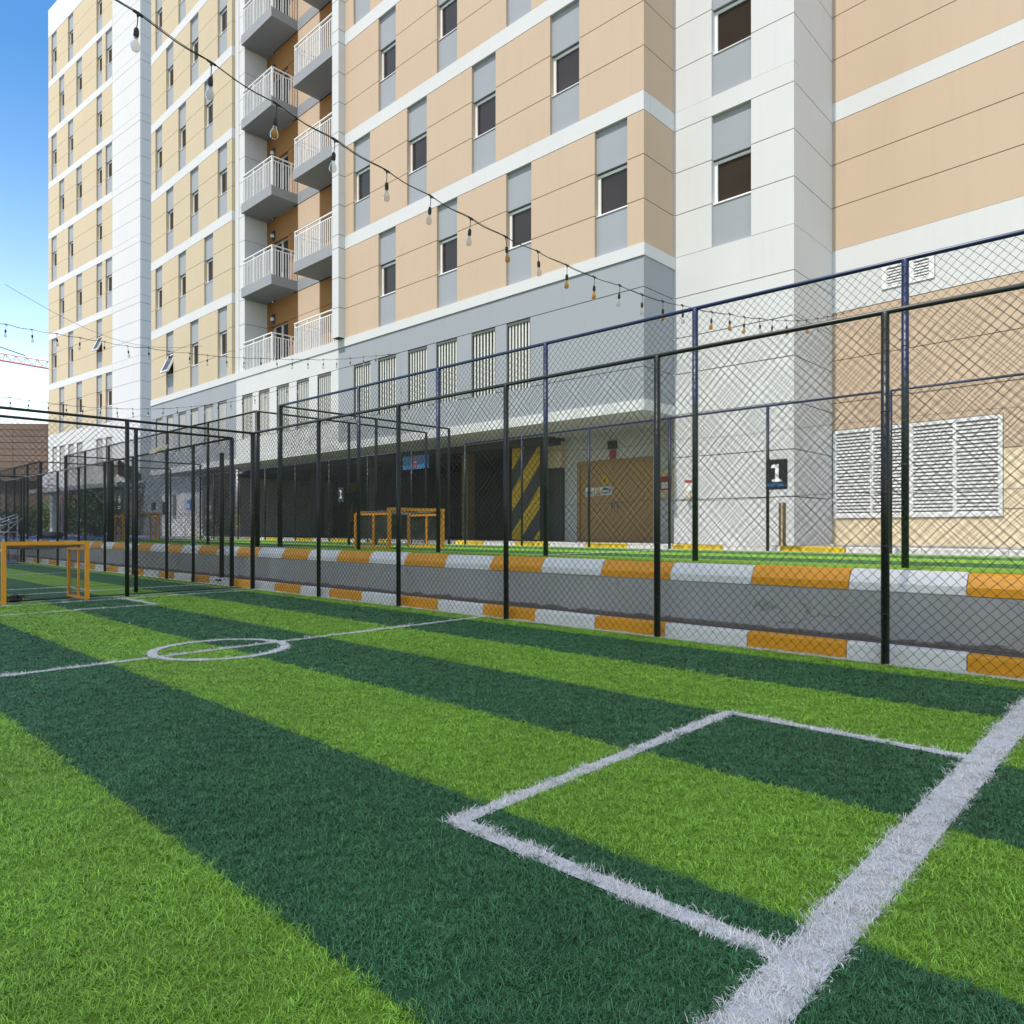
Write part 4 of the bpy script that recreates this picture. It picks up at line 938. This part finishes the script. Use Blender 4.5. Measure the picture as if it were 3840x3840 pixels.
def foliage(name, label, loc, dims, n, leaf, mat, seed, stems=True):
    """leafy shrub: many small leaf faces clumped through an uneven volume"""
    r = np.random.default_rng(seed); t = thing(name, label, "shrub", loc); b = MB()
    ncl = max(8, n//45); cen = (r.random((ncl, 3))-0.5)*np.array([1, 1, 0.92]); cen[:, 2] += 0.5
    cen[:, 2] *= 0.75+0.35*r.random(ncl)
    for i in range(n):
        c = cen[r.integers(ncl)]; p = (c + r.normal(0, 0.06, 3))*np.array(dims); p[2] = max(p[2], 0.03)
        a = r.random()*6.28; e = r.normal(0, 0.6); L = leaf*(0.7+0.7*r.random()); W = L*0.45
        d = np.array([math.cos(a)*math.cos(e), math.sin(a)*math.cos(e), math.sin(e)]); s_ = np.array([-math.sin(a), math.cos(a), r.normal(0, 0.4)])
        b.poly([p-d*L, p+s_*W, p+d*L, p-s_*W], M[mat])
    b.build("crown", t)
    if stems:
        b = MB()
        for k in range(5):
            x, y = (r.random()-0.5)*dims[0]*0.6, (r.random()-0.5)*dims[1]*0.6
            b.tube([(x*0.6, y*0.6, -0.02), (x*0.85, y, dims[2]*0.4), (x*1.1, y*1.2, dims[2]*0.75)], 0.03, 6, M['bark'], r1=0.01)
        b.build("stem", t)
    return t
foliage("shrub", "dense green shrub growing beside the white wall left of the ball sign", (-43.6, 13.0, 0.8), (3.4, 1.6, 2.3), 2600, 0.09, 'leaf', 1)
foliage("shrub", "taller loose shrub behind the blue court, left of the dense one", (-46.6, 13.6, 0.8), (2.6, 1.6, 2.9), 1900, 0.09, 'leaf', 2)
foliage("hedge", "clipped hedge with a sunlit yellow green top before the cladded building", (-61.5, 14.8, 0.8), (13.0, 1.4, 2.3), 6500, 0.11, 'leaf2', 4)
foliage("hedge", "dark low hedge in front of the clipped one at the far left", (-54.5, 11.2, 0.8), (9.0, 1.2, 1.35), 3600, 0.10, 'leaf', 5)
M['clad'] = None
def mat_clad():
    m = NT("brown_cladding"); c = m.mix(m.noise(0.35, 5), (0.13, 0.085, 0.062, 1), (0.22, 0.155, 0.118, 1))
    st = m.ramp(m.noise(1.0, 4, 0.6, stretch=(0.25, 0.25, 3.0)), [(0.5, 0.0), (0.75, 1.0)])
    m.base(m.mix(m.math('MULTIPLY', st, 0.5), c, (0.075, 0.05, 0.04, 1))); m.p(Roughness=0.8); m.bump(m.noise(3, 4), 0.4, 0.1); return m.m
M['clad'] = mat_clad()
t = thing("clad_building", "low brown cladded building at the far left behind the fences", "building", (-84, 17, 0.8))
b = MB(); F2 = Frame((-84-14, 17-16), (0.68, 0.733))
for j in range(9):
    for i in range(12):
        s0 = i*3.2; dd = 0.05*((i*7+j*3) % 3); b.box(0, 0, 0, 0, 0, 0, M['clad']) if False else b.fbox(F2, s0+0.02, s0+3.16, 5.9+j*0.62, 5.9+j*0.62+0.57, -0.4, dd, M['clad'])
b.fbox(F2, 0, 38.4, 2.9, 4.55, -0.4, 0, M['clad']); b.fbox(F2, 0, 38.4, 0.5, 11.45, -6, -0.41, M['charcoal'])
o = b.build("wall", t); o.location = (84, -17, -0.8)
# tower crane jib far behind
t = thing("tower_crane", "red lattice jib of a distant tower crane against the sky", "crane", (-190, 40, 0))
A0, A1 = Vector((-222, 8.6, 45.8)), Vector((-160, 66.9, 27.5)); A1.z = 31.3
b = MB(); n = 36; dirv = (A1-A0)/n; side = Vector((0.68, -0.73, 0)).normalized()*0.7
for i in range(n):
    p = A0+dirv*i; q = p+dirv; up = Vector((0, 0, 1.55))
    for (a, c, r) in ((p+up, q+up, 0.10), (p+side, q+side, 0.12), (p-side, q-side, 0.12), (p+side, p+dirv*0.5+up, 0.05), (p+dirv*0.5+up, q+side, 0.05), (p-side, p+dirv*0.5+up, 0.05), (p+dirv*0.5+up, q-side, 0.05)):
        b.tube([tuple(a-Vector((-190, 40, 0))), tuple(c-Vector((-190, 40, 0)))], r, 5, M['crane'], smooth=False, caps=False)
b.build("jib", t)
b = MB(); b.tube([(-32, -31, 56), tuple(Vector((-188.5, 41.9, 39.9))-Vector((-190, 40, 0)))], 0.10, 5, M['rubber']); b.build("pendant_bar", t)
b = MB()
mp = Vector((-32.5, -32.0, 0))
for (dx, dy) in ((-.8,-.8),(.8,-.8),(.8,.8),(-.8,.8)): b.tube([(mp.x+dx, mp.y+dy, 0), (mp.x+dx, mp.y+dy, 58)], 0.12, 6, M['crane'])
for k in range(28):
    s_ = 1 if k % 2 else -1
    for (x0, y0, x1, y1) in ((-.8,-.8,.8,-.8),(.8,-.8,.8,.8),(.8,.8,-.8,.8),(-.8,.8,-.8,-.8)): b.tube([(mp.x+x0, mp.y+y0, k*2.05), (mp.x+x1, mp.y+y1, (k+1)*2.05)], 0.05, 4, M['crane'], caps=False)
b.build("mast", t)

# ------------------------------------------------------------------ turf blades (three colours), instanced tufts of real bent blades
def tuft_mesh(name, mat, nbl, spread, L, W, lean, seed):
    r = np.random.default_rng(seed); v = []; f = []; tone = []
    for i in range(nbl):
        x, y = r.normal(0, spread/2, 2); a = r.random()*6.283; ln = L*(0.65+0.6*r.random()); le = lean*(0.35+1.0*r.random())
        dx, dy = math.cos(a), math.sin(a); px, py = -dy, dx; w = W*(0.75+0.5*r.random()); tw = r.normal(0, 0.5)
        n0 = len(v); cx, cy, cz = x, y, -0.004; th = 0.25+0.5*r.random()
        segs = 3
        for k in range(segs+1):
            ww = w*(1-0.72*(k/segs)**2)*0.5; qx, qy = px*math.cos(tw*k/segs)+dx*math.sin(tw*k/segs), py*math.cos(tw*k/segs)+dy*math.sin(tw*k/segs)
            v.append((cx-qx*ww, cy-qy*ww, cz)); v.append((cx+qx*ww, cy+qy*ww, cz))
            st = ln/segs; cx += dx*math.sin(th)*st; cy += dy*math.sin(th)*st; cz += math.cos(th)*st; th += le
        tone += [float(r.random())]*(2*segs+2)
        for k in range(segs): f.append((n0+2*k, n0+2*k+1, n0+2*k+3, n0+2*k+2))
    me = bpy.data.meshes.new(name); me.from_pydata(v, [], f); me.materials.append(mat)
    at = me.attributes.new("tone", 'FLOAT', 'POINT'); at.data.foreach_set("value", tone)
    me.polygons.foreach_set("use_smooth", [True]*len(f)); me.update(); return me
def scatter_points():
    """tuft positions over the near pitch, thinning with distance from the picture's foreground"""
    out = []
    for (d0, d1, dens, sc) in ((0.9, 2.6, 2300, 1.0), (2.6, 4.0, 1700, 1.05), (4.0, 6.0, 1000, 1.25), (6.0, 9.0, 560, 1.6), (9.0, 15.5, 260, 2.2)):
        area = (R(112)/2)*(d1*d1-d0*d0); n = int(area*dens)
        rr = np.sqrt(rng.uniform(d0*d0, d1*d1, n)); th = R(90+43.3) + rng.uniform(-R(56), R(56), n)
        x, y = rr*np.cos(th), rr*np.sin(th); ok = (y < 6.975) & (x > -13.9) & (y > -5)
        # drop what lies behind the photographer's side step range
        out.append(np.c_[x[ok], y[ok], np.full(ok.sum(), sc)])
    return np.vstack(out)
PT = scatter_points()
jx, jy = PT[:, 0] + rng.normal(0, 0.006, len(PT)), PT[:, 1] + rng.normal(0, 0.006, len(PT))
white = np.zeros(len(PT), bool)
for (x0, x1, y0, y1) in line_rects: white |= (jx > x0) & (jx < x1) & (jy > y0) & (jy < y1)
rad = np.hypot(jx-CC[0], jy-CC[1]); white |= (rad > CR0) & (rad < CR1)
ph = ((jy-0.04)/2.16) % 1.0; light = (ph < 0.5) & ~white; dark = ~light & ~white
def turf_object(name, label_name, pts, mats, scale_z, thin=1.0):
    me = bpy.data.meshes.new(name); me.from_pydata([(p[0], p[1], 0.0) for p in pts], [], [])
    at = me.attributes.new("tuft_scale", 'FLOAT', 'POINT'); at.data.foreach_set("value", [float(p[2]) for p in pts])
    o = bpy.data.objects.new(name, me); C.objects.link(o); stuff(o)
    col = bpy.data.collections.new(name + "_tufts")
    for k in range(5):
        col.objects.link(bpy.data.objects.new(label_name, tuft_mesh(label_name, mats, 17, 0.026, 0.026*scale_z, 0.0022, 0.60, 20+k)))
    ng = bpy.data.node_groups.new(name, 'GeometryNodeTree')
    ng.interface.new_socket("Geometry", in_out='INPUT', socket_type='NodeSocketGeometry'); ng.interface.new_socket("Geometry", in_out='OUTPUT', socket_type='NodeSocketGeometry')
    N = ng.nodes; gi = N.new("NodeGroupInput"); go = N.new("NodeGroupOutput"); ip = N.new("GeometryNodeInstanceOnPoints"); ci = N.new("GeometryNodeCollectionInfo")
    ci.inputs[0].default_value = col; ci.inputs[1].default_value = True; ci.inputs[2].default_value = True
    rv = N.new("FunctionNodeRandomValue"); rv.data_type = 'FLOAT_VECTOR'; rv.inputs[0].default_value = (-0.16, -0.16, 0); rv.inputs[1].default_value = (0.16, 0.16, 6.283)
    na = N.new("GeometryNodeInputNamedAttribute"); na.data_type = 'FLOAT'; na.inputs[0].default_value = "tuft_scale"
    rs = N.new("FunctionNodeRandomValue"); rs.data_type = 'FLOAT'; rs.inputs[2].default_value = 0.8; rs.inputs[3].default_value = 1.2
    mm = N.new("ShaderNodeMath"); mm.operation = 'MULTIPLY'; cx = N.new("ShaderNodeCombineXYZ")
    ip.inputs["Pick Instance"].default_value = True
    ng.links.new(gi.outputs[0], ip.inputs["Points"]); ng.links.new(ci.outputs[0], ip.inputs["Instance"]); ng.links.new(rv.outputs[0], ip.inputs["Rotation"])
    ng.links.new(na.outputs[0], mm.inputs[0]); ng.links.new(rs.outputs[1], mm.inputs[1])
    ng.links.new(mm.outputs[0], cx.inputs[0]); ng.links.new(mm.outputs[0], cx.inputs[1]); ng.links.new(rs.outputs[1], cx.inputs[2])
    ng.links.new(cx.outputs[0], ip.inputs["Scale"]); ng.links.new(ip.outputs[0], go.inputs[0])
    md = o.modifiers.new("tufts", 'NODES'); md.node_group = ng
    return tag(o, {"light_turf": "bright green artificial grass blades of the light pitch stripes", "dark_turf": "dark green artificial grass blades of the dark pitch stripes", "white_turf": "white artificial grass blades of the pitch markings"}[name], "artificial grass")
turf_object("light_turf", "light_tuft", PT[light], M['bl_light'], 1.0)
turf_object("dark_turf", "dark_tuft", PT[dark], M['bl_dark'], 1.0)
turf_object("white_turf", "white_tuft", PT[white], M['bl_white'], 1.12)
